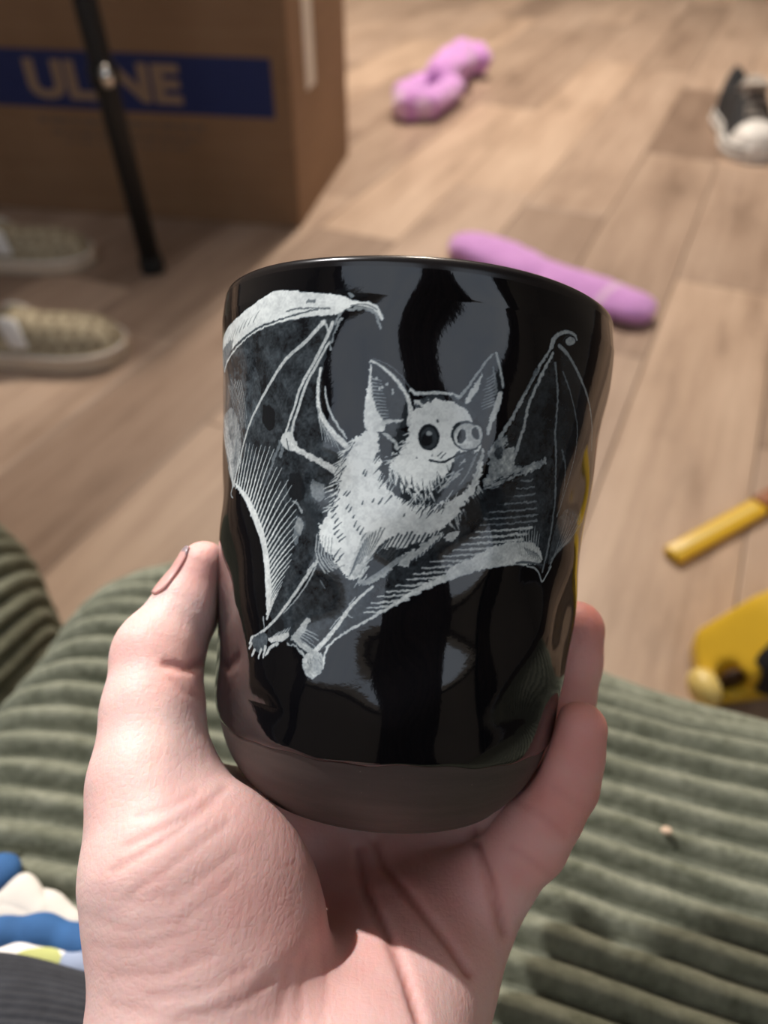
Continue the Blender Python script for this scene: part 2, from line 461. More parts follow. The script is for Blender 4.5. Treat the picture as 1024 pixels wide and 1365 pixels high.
# ================================================================== black upright pole
M_BLACKP = plain('black_powder_coat', (.006, .006, .007), .55, .1)
foot = at(205, 362)
pole = empty('stand_pole', foot)
lean = Vector((-.045, .01, 1.0)).normalized()
me = tube([lean * z for z in (.012, .3, .6, .9)], .0165, 20); new_obj('tube', me, M_BLACKP, pole)
me = tube([lean * z for z in (0, .004, .022, .026)], [.017, .0195, .0195, .0175], 20); new_obj('rubber_foot', me, plain('black_rubber', (.01, .01, .01), .85), pole)
# metal clip half way up
def pole_z(py):
    best = min(((abs((682.5 - FPX * (foot + lean * z - CAM).dot(UP) / (foot + lean * z - CAM).dot(FW)) - py), z) for z in [i * .002 for i in range(400)]))
    return best[1]
zc = pole_z(100)
me = tube([lean * z for z in (zc - .013, zc - .012, zc + .012, zc + .013)], [.0165, .0205, .0205, .0165], 20); new_obj('collar', me, M_BLACKP, pole)
M_CHROME = plain('chrome', (.85, .84, .80), .12, .02, metallic=1.0)
me = tube([lean * zc + Vector(p) for p in ((.008, -.018, -.010), (.012, -.026, -.004), (.013, -.028, .006), (.010, -.022, .020))], [.005, .0085, .0085, .004], 12); new_obj('clip', me, M_CHROME, pole)
tag(pole, 'thin black metal pole with a shiny clip standing before the cardboard box', 'pole')

# ================================================================== shoes
def shoe_field(L, W, toe_h, instep_h, heel_h, sole, ox0, ox1, deep=.98):
    """field of the upper, toe towards +x, x 0 at the heel; millimetres"""
    def half(x):
        t = np.clip(x / L, 0, 1)
        w = np.interp(t, [0, .05, .15, .30, .45, .62, .75, .86, .94, .985, 1], np.array([.10, .24, .315, .32, .33, .43, .48, .45, .35, .20, .04]) * W * 1.0)
        return w
    def hgt(x):
        t = np.clip(x / L, 0, 1)
        return np.interp(t, [0, .1, .25, .40, .50, .62, .75, .88, .96, 1], [heel_h, heel_h * .96, heel_h * .82, instep_h * .96, instep_h, instep_h * .80, toe_h * 1.08, toe_h, toe_h * .78, toe_h * .45])
    def bow(x):                                    # centre line bends inward a little
        t = x / L; return 5 * np.sin(t * PI) - 3
    def fn(P):
        x = P[:, 0]; w = half(x); H = hgt(x); y = (P[:, 1] - bow(x)); z = P[:, 2]
        u = np.abs(y) / np.maximum(w, 1); vv = np.maximum(z, 0) / H
        r = (u ** 2.6 + vv ** 2.3) ** (1 / 2.4)
        d = (r - 1) * np.minimum(w, H) * .8
        d = np.maximum(d, np.maximum(-x, x - L)); d = np.maximum(d, -z + sole * .4)
        # foot opening
        hole = sd_ell(P, ((ox0 + ox1) / 2, bow((ox0 + ox1) / 2), instep_h + 22), ((ox1 - ox0) / 2, W * .30, instep_h * deep))
        return smax(d, -hole, 4)
    def sole_fn(P):
        x = P[:, 0]; w = half(np.clip(x, 3, L - 3)) + 2.5; y = np.abs(P[:, 1] - bow(x))
        d = np.maximum(y - w, np.maximum(-x - 2.5, x - L - 2.5)) * .8
        # round the toe end
        return np.maximum(d, np.maximum(P[:, 2] - sole, -P[:, 2]))
    return fn, sole_fn, bow, half, hgt
def checker_mat(name, ca, cb, size):
    m = NT(name); ch = m.n('ShaderNodeTexChecker'); ch.inputs['Scale'].default_value = 1 / size
    mp = m.coord(rot=(0, 0, math.radians(45))); m.l(mp, ch.inputs[0])
    ch.inputs[1].default_value = (*ca, 1); ch.inputs[2].default_value = (*cb, 1)
    m.color(m.mix(.35, ch.outputs[0], m.ramp(m.noise(m.coord(), 90, 3), [(.3, ca), (.7, cb)])))
    m.set(Roughness=.85); return m.m
M_CHECK = checker_mat('checked_canvas', (.50, .43, .30), (.21, .175, .115), .0135)
M_SOLE = plain('cream_rubber', (.62, .52, .40), .55, .06)
M_SOLEW = plain('white_rubber', (.72, .71, .69), .5, .05)
M_CANV = plain('black_canvas', (.012, .013, .016), .85, .3, 200)
M_LACE = plain('grey_lace', (.42, .39, .36), .8, .15, 150)
M_INS = plain('insole', (.30, .28, .26), .9)
def build_shoe(kind, loc, heading, label):
    s = empty('slip_on_shoe' if kind == 'slip' else 'canvas_sneaker', loc, heading)
    if kind == 'slip':
        L, W = 285, 104; fn, sf, bow, half, hgt = shoe_field(L, W, 52, 74, 74, 24, 18, 150)
    else:
        L, W = 285, 104; fn, sf, bow, half, hgt = shoe_field(L, W, 56, 108, 104, 28, 22, 118, .55)
    V, Q = surface_nets(fn, (-6, -64, 4), (L + 6, 64, 160), 3.2)
    me = from_arrays('upper', V * .001, Q); up = new_obj('upper', me, M_CHECK if kind == 'slip' else M_CANV, s)
    V, Q = surface_nets(sf, (-9, -64, -4), (L + 9, 64, 40), 3.0)
    new_obj('sole', from_arrays('sole', V * .001, Q), M_SOLE if kind == 'slip' else M_SOLEW, s)
    V, Q = surface_nets(lambda P: np.maximum(sf(P * vec((1, 1, 0)) + vec((0, 0, 10))) + 9, np.abs(P[:, 2] - 30) - 3.2), (-9, -64, 20), (L + 9, 64, 40), 3.0)
    new_obj('insole', from_arrays('insole', V * .001, Q), M_INS, s)
    def stripe(z, r, mat, nm, grow=3.0):
        pts = []
        xs = list(np.linspace(4, L - 2, 60))
        pts = [(x, bow(x) + half(x) + grow, z) for x in xs] + [(x, bow(x) - half(x) - grow, z) for x in xs[::-1]]
        pts.append(pts[0])
        new_obj(nm, tube([tuple(c * .001 for c in p) for p in pts], r * .001, 6, False), mat, s)
    if kind == 'slip':
        stripe(23, 1.6, M_SOLEW, 'foxing_stripe')
        # elastic side gores
        for sg in (-1, 1):
            g = surface_nets(lambda P: np.maximum(fn(P) - 1.4, np.maximum(np.abs(P[:, 0] - 150 + (P[:, 2] - 50) * .4) - 13, np.maximum(-P[:, 1] * sg + 18, np.abs(P[:, 2] - 52) - 20))), (110, -64, 20), (190, 64, 90), 2.5)
            if len(g[0]): new_obj('elastic_gore', from_arrays('elastic_gore', g[0] * .001, g[1]), M_SOLEW, s)
    else:
        V, Q = surface_nets(lambda P: np.maximum(fn(P) - 2.2, -(P[:, 0] - 228 - np.abs(P[:, 1]) * .25)), (200, -64, 10), (L + 8, 64, 90), 2.4)
        new_obj('toe_cap', from_arrays('toe_cap', V * .001, Q), M_SOLEW, s)
        V, Q = surface_nets(lambda P: sd_ell(P, (150, 2, 100), (64, 25, 8), ((.966, 0, -.26), (0, 1, 0), (.26, 0, .966))), (80, -40, 40), (240, 40, 130), 2.6)
        if len(V): new_obj('tongue', from_arrays('tongue', V * .001, Q), M_LACE, s)
        for k in range(6):
            x = 128 + k * 17
            H = float(hgt(np.array([x]))[0]); wv = 25 - k * 1.2
            p = []
            for t in np.linspace(-1, 1, 9):
                y = t * wv; z = H * (1 - (abs(y) / max(half(np.array([x]))[0], 1)) ** 2.6) ** (1 / 2.3)
                p.append((x + t * 7 * (1 if k % 2 else -1), y + bow(x), z + 4))
            new_obj('lace', tube([tuple(c * .001 for c in q) for q in p], .0036, 8), M_LACE, s)
        stripe(24, 1.5, M_CANV, 'foxing_stripe', 3.2)
        stripe(12, 3.2, M_SOLEW, 'rubber_bumper', 2.2)
    return tag(s, label, 'shoe')
def shoe_at(kind, toe, heading, label):
    h = math.radians(heading); d = Vector((math.cos(h), math.sin(h), 0))
    return build_shoe(kind, toe - d * (.285 if kind == 'slip' else .33), h, label)
a = shoe_at('slip', at(172, 470), 4, 'tan checked slip-on shoe nearer to the seat, toe to the right'); a['group'] = 'pair of checked slip-on shoes'
b = shoe_at('slip', at(128, 348), 6, 'tan checked slip-on shoe farther back, close against the cardboard box'); b['group'] = 'pair of checked slip-on shoes'
sneaker = shoe_at('sneak', at(1006, 219), -97, 'black canvas sneaker with white toe cap at the right edge')

sneaker.scale = (1.16, 1.16, 1.16)
# ================================================================== socks
M_SOCK = plain('lilac_knit', (.60, .29, .68), .9, .10, 120, .2, sheen=.4)
M_SOCKW = plain('pale_lilac_knit', (.68, .45, .70), .9, .08, 120, .2, sheen=.4)
def chain(P, pts, k=8):
    d = None
    for (a, b) in zip(pts[:-1], pts[1:]):
        c = sd_cone(P, a[:3], b[:3], a[3], b[3]); d = c if d is None else smin(d, c, k)
    return d
def flat(P, s): Q = P.copy(); Q[:, 2] *= s; return Q
def sock_mesh(name, fn, lo, hi, h=3.0):
    V, Q = surface_nets(fn, lo, hi, h); return from_arrays(name, V * .001, Q)
# the long one lying flat behind the cup
p0, p1 = at(628, 345), at(838, 425)
ax = (p1 - p0); Ls = ax.length * 1000; ang = math.atan2(ax.y, ax.x)
sk = empty('sock', p0, ang)
def long_sock(P):
    Q = flat(P, 2.1); Q[:, 2] -= 38
    d = chain(Q, [(0, 8, 0, 44), (Ls * .35, 2, 0, 42), (Ls * .62, -4, 0, 44), (Ls * .98, -2, 0, 40)], 12)
    return d + (value_noise(P, 30, 2) - .5) * 13
new_obj('knit_tube', sock_mesh('sock', long_sock, (-55, -60, -4), (Ls + 60, 60, 60)), M_SOCK, sk)
new_obj('toe_stripe', sock_mesh('toe_stripe', lambda P: np.maximum(long_sock(P) - .9, np.abs(P[:, 0] - Ls * .88) - 7), (Ls * .7, -60, -4), (Ls + 60, 60, 60), 2.5), M_SOCKW, sk)
tag(sk, 'long lilac sock lying stretched out just behind the cup rim', 'sock')
# the crumpled one
q0 = at(552, 160); q1 = at(628, 100)
ax = q1 - q0; Ls2 = ax.length * 1000; ang = math.atan2(ax.y, ax.x)
sk2 = empty('sock', q0, ang)
def crumple(P):
    Q = flat(P, .95); Q[:, 2] -= 32
    d = chain(Q, [(Ls2 * .95, -22, 12, 40), (Ls2 * .95, 22, 16, 40), (Ls2 * .6, -2, 22, 48), (Ls2 * .40, 2, 20, 42)], 10)
    d = smin(d, chain(Q, [(Ls2 * .45, 46, 2, 26), (Ls2 * .12, 46, 4, 30), (-8, 10, 2, 36), (14, -34, 2, 30), (Ls2 * .40, -42, 2, 27)], 8), 7)
    return d + (value_noise(P, 26, 5) - .5) * 9
new_obj('knit_tube', sock_mesh('sock2', crumple, (-75, -95, -4), (Ls2 + 65, 95, 120), 3.2), M_SOCK, sk2)
def turned(P):
    Q = flat(P, .95); Q[:, 2] -= 32
    return np.maximum(crumple(P) - .9, sd_cone(Q, (-16, 20, 0), (0, -30, 0), 34, 26))
new_obj('toe', sock_mesh('sock_toe', turned, (-75, -95, -4), (Ls2 + 65, 95, 120), 3.2), M_SOCKW, sk2)
tag(sk2, 'crumpled lilac sock folded over itself, farther away on the floor', 'sock')

# ================================================================== yellow things on the right
M_YEL = plain('yellow_plastic', (.80, .52, .035), .35, .05, 12)
M_YELP = plain('pale_yellow_plastic', (.85, .66, .22), .4, .05, 12)
M_DARKP = plain('dark_plastic', (.012, .012, .014), .4)
s0 = at(903, 735, .008); s1 = at(1024, 668, .008); dv = (s1 - s0); ang = math.atan2(dv.y, dv.x)
st = empty('strap', Vector((s0.x, s0.y, 0)), ang); Lb = dv.length
bm = bmesh.new(); box_bm(bm, -.008, Lb - .012, -.0115, .0115, 0, .011, .004); new_obj('bar', from_bm('bar', bm), M_YEL, st)
bm = bmesh.new(); box_bm(bm, Lb - .012, Lb + .09, -.0125, .0125, 0, .013, .004); new_obj('end_sleeve', from_bm('end_sleeve', bm), plain('orange_brown', (.30, .085, .015), .5), st)
bm = bmesh.new(); box_bm(bm, .0, Lb - .02, -.003, .003, .0108, .0122, .0006); new_obj('raised_rib', from_bm('raised_rib', bm), M_YELP, st)
tag(st, 'narrow yellow bar with an orange brown end lying on the boards', 'bar')
tc = at(990, 908, .030)
toy = empty('plastic_toy', (tc.x, tc.y, 0), math.radians(8))
def toy_body(P):
    x, y, z = P[:, 0], P[:, 1], P[:, 2]
    top = np.interp(x, [-40, -19, 25, 60, 120, 230, 300], [14, 27, 70, 96, 114, 126, 122])
    d = np.maximum(np.maximum(-36 + .30 * (y + 10) - x, x - 290), np.maximum(np.abs(y - 25) - 36, np.maximum(z - top, 3 - z) * .85))
    d = d + 4 + 0 * x
    d = smax(np.abs(y - 25) - 38 + np.maximum(z - 60, 0) * .18, d, 22) - 3
    hole = sd_cone(P, (-8, -40, 30), (-8, 6, 30), 11, 11)
    return smax(d, -hole, 4)
V, Q = surface_nets(toy_body, (-50, -40, 0), (305, 125, 205), 4.0)
new_obj('body', from_arrays('body', V * .001, Q), M_YEL, toy)
V, Q = surface_nets(lambda P: np.maximum(toy_body(P) - 1.4, np.maximum(sd_ell(P, (42, -12, 50), (44, 30, 40)), P[:, 1] - 12)), (5, -40, 10), (220, 40, 120), 3.0)
new_obj('side_window', from_arrays('side_window', V * .001, Q), M_DARKP, toy)
V, Q = surface_nets(lambda P: smax(sd_ell(P, (-30, 2, 24), (13, 18, 13)), -sd_cone(P, (-8, -40, 30), (-8, 6, 30), 11, 11), 3), (-60, -40, 5), (0, 45, 70), 3.0)
new_obj('bumper', from_arrays('bumper', V * .001, Q), M_YELP, toy)
bm = bmesh.new(); bmesh.ops.create_cone(bm, cap_ends=True, segments=24, radius1=.0108, radius2=.0108, depth=.004)
lampo = new_obj('socket', from_bm('socket', bm), plain('brown_socket', (.05, .018, .004), .6), toy); lampo.rotation_euler = (PI / 2, 0, 0); lampo.location = (-.008, .003, .030)
tag(toy, 'bright yellow plastic toy with a black side window behind the corduroy cushion', 'toy')

# ================================================================== quilt and ribbed cloth, bottom left
M_QBLUE = plain('blue_cotton', (.022, .092, .24), .85, .2, 60, .2)
M_QWHITE = plain('cream_cotton', (.60, .56, .50), .85, .05, 60, .2)
M_QPRINT = NT('printed_cotton'); vo = M_QPRINT.n('ShaderNodeTexVoronoi'); vo.inputs['Scale'].default_value = 75; M_QPRINT.l(M_QPRINT.coord(), vo.inputs['Vector'])
sp = M_QPRINT.n('ShaderNodeSeparateColor'); M_QPRINT.l(vo.outputs['Color'], sp.inputs[0])
M_QPRINT.color(M_QPRINT.ramp(sp.outputs[0], [(.0, (.78, .74, .68)), (.48, (.78, .74, .68)), (.52, (.20, .42, .40)), (.68, (.55, .55, .12)), (.85, (.04, .15, .38)), (1, (.78, .74, .68))]))
M_QPRINT.set(Roughness=.85); M_QPRINT = M_QPRINT.m
qo = at(40, 1215, .275); quilt = empty('quilt', (qo.x, qo.y, .268))
def px_local(px, py, z): p = at(px, py, .268 + z * .001); return np.array([(p.x - qo.x) * 1000, (p.y - qo.y) * 1000, z], np.float32)
def pad(pts, r, zs, k=5, amp=1.0, seed=1):
    C = [px_local(x, y, z) for x, y, z in pts]
    def fn(P):
        d = None
        for a, b in zip(C[:-1], C[1:]):
            c = sd_cone(P * vec((1, 1, zs)), a * vec((1, 1, zs)), b * vec((1, 1, zs)), r, r); d = c if d is None else smin(d, c, k)
        return d + (value_noise(P, 7, seed) - .5) * amp
    lo = np.min(C, 0) - r - 3; hi = np.max(C, 0) + r + 3
    V, Q = surface_nets(fn, lo, hi, .9); return from_arrays('pad', V * .001, Q)
new_obj('white_patch', pad([(-60, 1225, 3), (10, 1212, 3), (52, 1222, 2.5), (84, 1240, 2.5)], 7.5, 2.4, 6, 1.2, 2), M_QWHITE, quilt)
new_obj('white_patch', pad([(-20, 1210, 4), (28, 1190, 4), (50, 1215, 4)], 5.0, 1.8, 6, 1.0, 8), M_QWHITE, quilt)
new_obj('blue_patch', pad([(-60, 1195, 6), (-12, 1172, 6), (4, 1160, 5)], 6.0, 1.5, 5, 1.2, 3), M_QBLUE, quilt)
new_obj('binding', pad([(-70, 1256, 9), (0, 1247, 9), (55, 1243, 9), (108, 1260, 8), (190, 1290, 6)], 5.2, 1.15, 5, 1.0, 4), M_QBLUE, quilt)
new_obj('printed_patch', pad([(-70, 1292, 9), (30, 1284, 9), (110, 1284, 8), (180, 1292, 6)], 5.5, 1.3, 5, 1.2, 6), M_QPRINT, quilt)
tag(quilt, 'folded blue and cream patchwork quilt on the cushion left of the wrist', 'quilt')
# dark ribbed cloth
MR = NT('charcoal_rib'); nr = MR.noise(MR.coord(), 160, 3)
MR.color(MR.ramp(nr, [(.3, (.012, .013, .017)), (.7, (.026, .028, .034))])); MR.set(Roughness=.9); MR.b.inputs['Sheen Weight'].default_value = .06; MR.bump(nr, .3, .001)
ra, rb = at(-160, 1428, .288), at(330, 1480, .288)
axd = (rb - ra).normalized(); up_ = Vector((0, 0, 1)); sdv = axd.cross(up_).normalized()
nl, nc_ = 40, 420; Lr = (rb - ra).length; V = []
for i in range(nl):
    t = i / (nl - 1)
    for k in range(nc_):
        an = 2 * PI * k / nc_
        r = .024 + .0009 * abs(math.sin(an * 38)) + .0015 * math.sin(t * 9 + an * 2)
        V.append(((ra + axd * Lr * t) - ra + sdv * math.cos(an) * r * 1.2 + up_ * math.sin(an) * r)[:])
cloth = new_obj('ribbed_cloth', from_arrays('ribbed_cloth', V, grid_quads(nl, nc_, True, True)), MR.m)
cloth.location = ra
tag(cloth, 'dark charcoal ribbed cloth in the bottom left corner beside the wrist', 'cloth')
# ================================================================== bat print, drawn as strokes on the unrolled cup wall (mm)
# P fill: outline, value, alpha, ragged, mottle; L stroke; H hatch; F fur; E ellipse
ART = (
('P',((-54.45,27.62),(-43.2,29.48),(-32.76,31.55),(-22.21,32.54),(-14.01,31.26),(-14.88,27.55),(-16.95,20.88),(-16.94,14.14),(-14.96,10.15),(-11.19,6.98),(-11.11,-0.46),(-13.88,-6.14),(-14.87,-13.11),(-19.1,-20.55),(-24.85,-27.72),(-26.51,-25.1),(-26.83,-17.22),(-29.72,-8.83),(-35.33,-3.58),(-40.41,-1.16),(-48.6,5.96),(-54.62,16.14)),0.075,1,0.6,0.9),
('P',((-41.08,25.35),(-34.93,26.04),(-30.58,17.07),(-32.12,11.4),(-38.58,5.64),(-40.95,-0.41),(-48.6,5.96),(-54.68,12.87),(-46.92,20.78)),0.11,1,0.6,0.8),
('P',((-14.81,-13.8),(-8.72,-16.59),(-3.89,-16.12),(2.68,-6.04),(13.07,1.67),(20.75,3.79),(28.34,10.28),(32.19,-2.47),(31.04,-13.56),(27.77,-11.7),(21.4,-11.91),(14.86,-12.93),(3.78,-17.76),(-6.65,-24.58),(-12.62,-29.71),(-15.62,-32.64),(-20.92,-29.53),(-27.33,-30.29),(-22.27,-24.49),(-17.56,-18.96)),0.055,1,0.6,0.9),
('P',((24.72,28.04),(19.84,18.9),(16.15,10.19),(20.75,3.79),(28.73,8.6),(28.43,16.03)),0.04,1,0.6,0.9),
('P',((26.58,29.55),(32.01,25.99),(37.99,19.75),(44.57,12.24),(44.86,-1.91),(32.98,-9.1),(31.42,-12.82),(29.67,4.65),(27.75,18.77)),0.03,1,0.5,0.8),
('P',((-30.53,14.22),(-28.36,14.15),(-26.9,12.44),(-27.43,9.62),(-29.05,9.05),(-30.95,11.37)),0.012,1,0.5,0.2),
('P',((-22.83,1.56),(-20.4,1.41),(-19.18,-1.72),(-19.72,-3.56),(-22.47,-3.75),(-23.74,-1.29)),0.02,1,0.5,0.3),
('P',((-19.55,-3.55),(-17.02,-5.02),(-15.59,-7.66),(-17.41,-10.6),(-18.73,-7.94)),0.05,1,0.5,0.3),
('P',((-18.2,0.42),(-15.53,-0.09),(-15.35,-2.42),(-16.49,-3.6),(-18.16,-2.34)),0.26,1,0.8,0.6),
('P',((-21.01,-6.73),(-19.32,-6.87),(-19.18,-8.67),(-20.44,-12.28),(-21.44,-10.27)),0.3,1,0.8,0.6),
('L',((-21.93,-3.71),(-20.67,-4.46),(-19.9,-5.52)),0.41,0.41,0.5,0.8,0.6),
('P',((-24.36,-26.65),(-22.51,-25.8),(-21.66,-27.23),(-22.66,-28.38),(-24.41,-28.08)),0.02,1,0.4,0.2),
('P',((-54.68,12.87),(-45.07,15.14),(-40.33,11.73),(-37.63,7.12),(-40.22,1.43),(-41.61,-1.95),(-46.76,4.31)),0.42,0.8,0.8,0.6),
('H',((-46.26,18.36),(-41.52,19.07),(-38.82,19.11)),((-40.17,7.19),(-37.74,9.37),(-35.9,11.23)),9,0.3,0.11,0.45,0.75,0.15),
('H',((-51.73,12.59),(-48.04,10.37),(-42.67,5.74)),((-42.27,-0.42),(-41.73,-1.18),(-41.2,-1.94)),7,0.41,0.17,0.62,0.8,0.15),
('L',((-49.59,21.94),(-54.65,17.79),(-54.6,12.83),(-48.8,7.56),(-42.45,1.43),(-40.8,-1.63)),0.35,0.48,0.6,0.9,0.25),
('L',((-41.21,-1.64),(-41.9,-3.49),(-40.5,-4.07)),0.41,0.21,0.5,0.9,0.25),
('H',((-40.41,-1.16),(-38.05,-2.18),(-35.31,-3.88),(-32.9,-6.12),(-30.92,-8.48),(-29.35,-10.54),(-28.07,-12.74),(-27.15,-15.82),(-26.42,-19.33),(-26.1,-22.88),(-26.2,-26.35)),((-38.93,5.65),(-35.43,6.49),(-31.95,7.05),(-28.95,6.77),(-26.72,3.96),(-24.57,0.07),(-22.24,-1.91),(-20.94,-5.32),(-20.75,-10.21),(-21.25,-15.18),(-23.68,-21.13)),31,0.5,0.1,0.66,1,0.08),
('P',((-40.88,-0.86),(-38.13,-1.57),(-34.8,-3.26),(-31.58,-6.34),(-29.44,-9.1),(-27.91,-11.86),(-26.2,-17.15),(-25.37,-19.92),(-25.5,-22.8),(-25.95,-26.6),(-26.7,-22.97),(-27.38,-18.01),(-29.19,-12.41),(-31.36,-9.25),(-35.28,-4.47)),0.78,1,0.35,0.15),
('L',((-25.53,7.09),(-26.79,4.95),(-27.87,2.07),(-29.82,-1.59)),0.97,0.28,0.22,0.8,1),
('L',((-22.56,9.94),(-24.56,7.11),(-25.55,4.27)),1.24,0.55,0.25,0.7,1),
('L',((-16.94,29.04),(-18.76,27.21),(-20.48,25.36),(-22.71,23.82),(-24.56,22.39),(-26.14,20.66),(-28.47,18.11),(-31.03,15.38),(-33.41,12.59),(-35.31,10.03),(-37.26,6.82),(-39.16,2.94),(-41.21,-1.64)),0.72,0.41,0.6,1,0.25),
('L',((-17.37,28.92),(-16.49,28.5),(-16.13,27.42)),0.55,0.28,0.62,1,0.25),
('L',((-15.37,28.88),(-15.84,27.29),(-16.86,25.15),(-18.08,22.76),(-19.36,20.48),(-20.54,18.45),(-21.43,16.55),(-22.19,13.81),(-23.3,11.31),(-24.45,8.51)),0.62,0.47,0.62,1,0.25),
('L',((-15.72,25.41),(-17.07,23.29),(-18.44,20.61),(-19.75,18.45),(-20.47,16.28),(-21.32,13.4),(-22.42,10.91),(-22.98,7.98)),0.44,0.61,0.62,1,0.25),
('L',((-13.9,29.67),(-14.62,28.07),(-15.19,25.94),(-15.64,24.08)),0.41,0.28,0.4,0.9,0.8),
('L',((-13.07,31.52),(-14.35,30.21),(-14.8,28.61)),0.55,0.28,0.35,0.9,0.8),
('P',((-25.36,7.8),(-24.68,9.21),(-22.68,9.1),(-22.28,8),(-21.02,6.92),(-21.62,5.51),(-23.75,5.73),(-25.31,6.54)),0.66,1,0.6,0.1),
('L',((-23.11,6.86),(-20.96,5.68),(-18.45,4.68),(-16.06,3.7),(-13.91,2.74),(-11.76,0.85)),0.97,1.24,0.7,1,0.6),
('L',((-12.82,3.76),(-11.3,2.51),(-10.36,0.95)),0.41,0.69,0.5,1,0.8),
('L',((-24.04,7.82),(-23.4,5.88)),0.21,0.28,0.06,1,0.25),
('L',((-17.25,20.74),(-17.56,17.91),(-17.44,15.48),(-16.9,13.07),(-15.6,10.94),(-13.88,8.99),(-11.62,7.08)),0.44,1.1,0.7,1,0.4),
('L',((-16.19,17.39),(-15.79,14.98),(-14.66,12.6),(-13.24,10.5),(-11.57,8.44)),0.21,0.41,0.6,1,0.5),
('L',((-17.22,13.46),(-16.33,10.78),(-14.87,8.8)),0.28,0.14,0.4,1,0.8),
('H',((-16.82,11.71),(-15.54,9.86),(-13.68,8.05)),((-16.02,8.07),(-14.5,7.2),(-12.7,6.21)),6,0.28,0.1,0.45,0.9,0.15),
('P',((-49.18,29.49),(-44.34,30.76),(-38.63,31.71),(-34.58,32.82),(-31.28,34.06),(-28.41,35.23),(-26.13,35.23),(-22.34,34.73),(-19.19,34.24),(-15.55,33.94),(-13.75,33.77),(-12.64,32.98),(-11.03,32.58),(-8.97,32.62),(-7.52,31.88),(-6.68,30.61),(-6.43,28.92),(-6.94,29.03),(-7.28,30.32),(-8.38,31.46),(-10.2,31.8),(-12.3,31.79),(-13.31,31.12),(-14.36,30.34),(-16.01,30.09),(-19.24,30.07),(-22.35,29.68),(-25.78,29.24),(-29.66,28.48),(-33.25,27.59),(-36.99,26.59),(-41.08,25.35),(-46.15,23.48),(-49.59,21.94),(-51.04,26.17)),0.8,1,0.4,0.12),
('L',((-44.33,24.91),(-38.95,26.55),(-34.27,27.85),(-30.11,28.95),(-25.81,29.8),(-22.08,30.62),(-18.4,31.23)),0.58,0.28,0.09,1,0.5),
('L',((-24.48,31.21),(-22.15,31.58),(-18.42,31.51),(-16.09,31.43)),0.28,0.3,0.1,0.9,0.6),
('L',((-20.32,32.82),(-19.09,32.88)),0.69,0.55,0.18,0.9,0.8),
('H',((-46.23,26.13),(-41.33,28.11),(-36.57,29.18),(-32.68,30.11)),((-44.13,28.88),(-39.18,29.87),(-34.97,30.7),(-31.16,31.91)),9,0.3,0.08,0.3,0.9,0.15),
('P',((-49.77,26.74),(-44.04,27.63),(-40.51,27.98),(-41.96,25.78),(-46.11,23.94),(-49.56,22.57)),0.22,0.85,0.6,0.4),
('L',((-12.52,31.13),(-10.68,31.4),(-8.75,31.31),(-7.83,30.82),(-7.48,29.53),(-7,28.11)),0.62,0.41,0.34,0.95,0.8),
('L',((-12.3,31.79),(-10.23,32.2),(-8.66,31.84),(-7.73,31.22)),0.22,0.22,0.16,1,0.25),
('P',((-15.86,34.35),(-14.25,34.98),(-12.25,35.09),(-10.89,34.42),(-8.91,33.66),(-10.17,33.38),(-11.6,33.36),(-12.69,33.76),(-14.06,34.17)),0.006,1,0.3,0.2),
('P',((-13.12,34.04),(-12.45,34.16),(-11.75,33.63),(-12.4,33.24)),0.22,1,0.4,0.2),
('E',(-6.37,31.66),0.32,0.62,0,0.004,1,0.6),
('P',((-10.03,8.26),(-8.77,9.68),(-6.66,10.35),(-3.76,6.84),(1.94,1.98),(7.28,2.47),(12.23,8.38),(13.09,5.08),(12.16,1.85),(10.75,-1),(8.83,-4.16),(7.04,-5.94),(5.6,-7.96),(2.91,-8.46),(0.99,-9.71),(-1.08,-12.33),(-3.21,-12.79),(-5.2,-11.89),(-6.85,-15.31),(-7.83,-17.05),(-9.56,-16.68),(-11.42,-15.24),(-12.61,-13.16),(-14.32,-12.37),(-15.37,-10.68),(-16.21,-7.72),(-14.76,-6.22),(-13.88,-4.08),(-12.72,-1.94),(-13.45,0.05),(-12.33,2.85),(-12.07,5.44)),0.82,1,1.2,0.12),
('F',((-9.99,7.72),(-11.79,5.45),(-12.3,2.44),(-13.28,-0.35),(-13.26,-2.53),(-14.51,-5.64),(-15.59,-7.66)),(-1.52,-0.97),44,0.3,0.74,1,0.5),
('F',((-9.99,7.72),(-11.76,4.92),(-12.13,1.91),(-12.79,-0.86),(-13.42,-4.19)),(-0.97,-1.24),26,0.22,0.05,1,0.5),
('F',((6.75,-5.7),(4.89,-7.75),(2.37,-8.5),(0.3,-9.5),(-1.93,-11.86)),(-1.52,-2.48),34,0.3,0.74,1,0.5),
('F',((7.89,-5.87),(5.87,-7.94),(3.23,-8.97),(1.04,-10.24),(-1.46,-12.63)),(-1.38,-2.35),30,0.26,0.05,1,0.5),
('F',((-3.6,-11.34),(-5.2,-11.89),(-6.37,-14.45),(-7.58,-16.75)),(-1.1,-1.93),12,0.3,0.6,1,0.5),
('F',((12.9,3.02),(11.79,0.18),(10.12,-2.96),(8.13,-5.58)),(0.83,-1.24),18,0.28,0.6,1,0.5),
('L',((-13.82,-5.04),(-12.58,-3.84)),0.36,0.17,0.05,0.95,0.3),
('L',((-13.58,-6.12),(-12.91,-5.24)),0.36,0.17,0.05,0.95,0.3),
('L',((-12.93,-7.02),(-12.28,-6)),0.36,0.17,0.05,0.95,0.3),
('L',((-12.99,-8.12),(-11.62,-6.77)),0.36,0.17,0.05,0.95,0.3),
('L',((-12.76,-9.06),(-11.97,-8.16)),0.36,0.17,0.05,0.95,0.3),
('L',((-12.13,-9.68),(-11.19,-8.78)),0.36,0.17,0.05,0.95,0.3),
('L',((-11.8,-10.34),(-10.58,-9.27)),0.36,0.17,0.05,0.95,0.3),
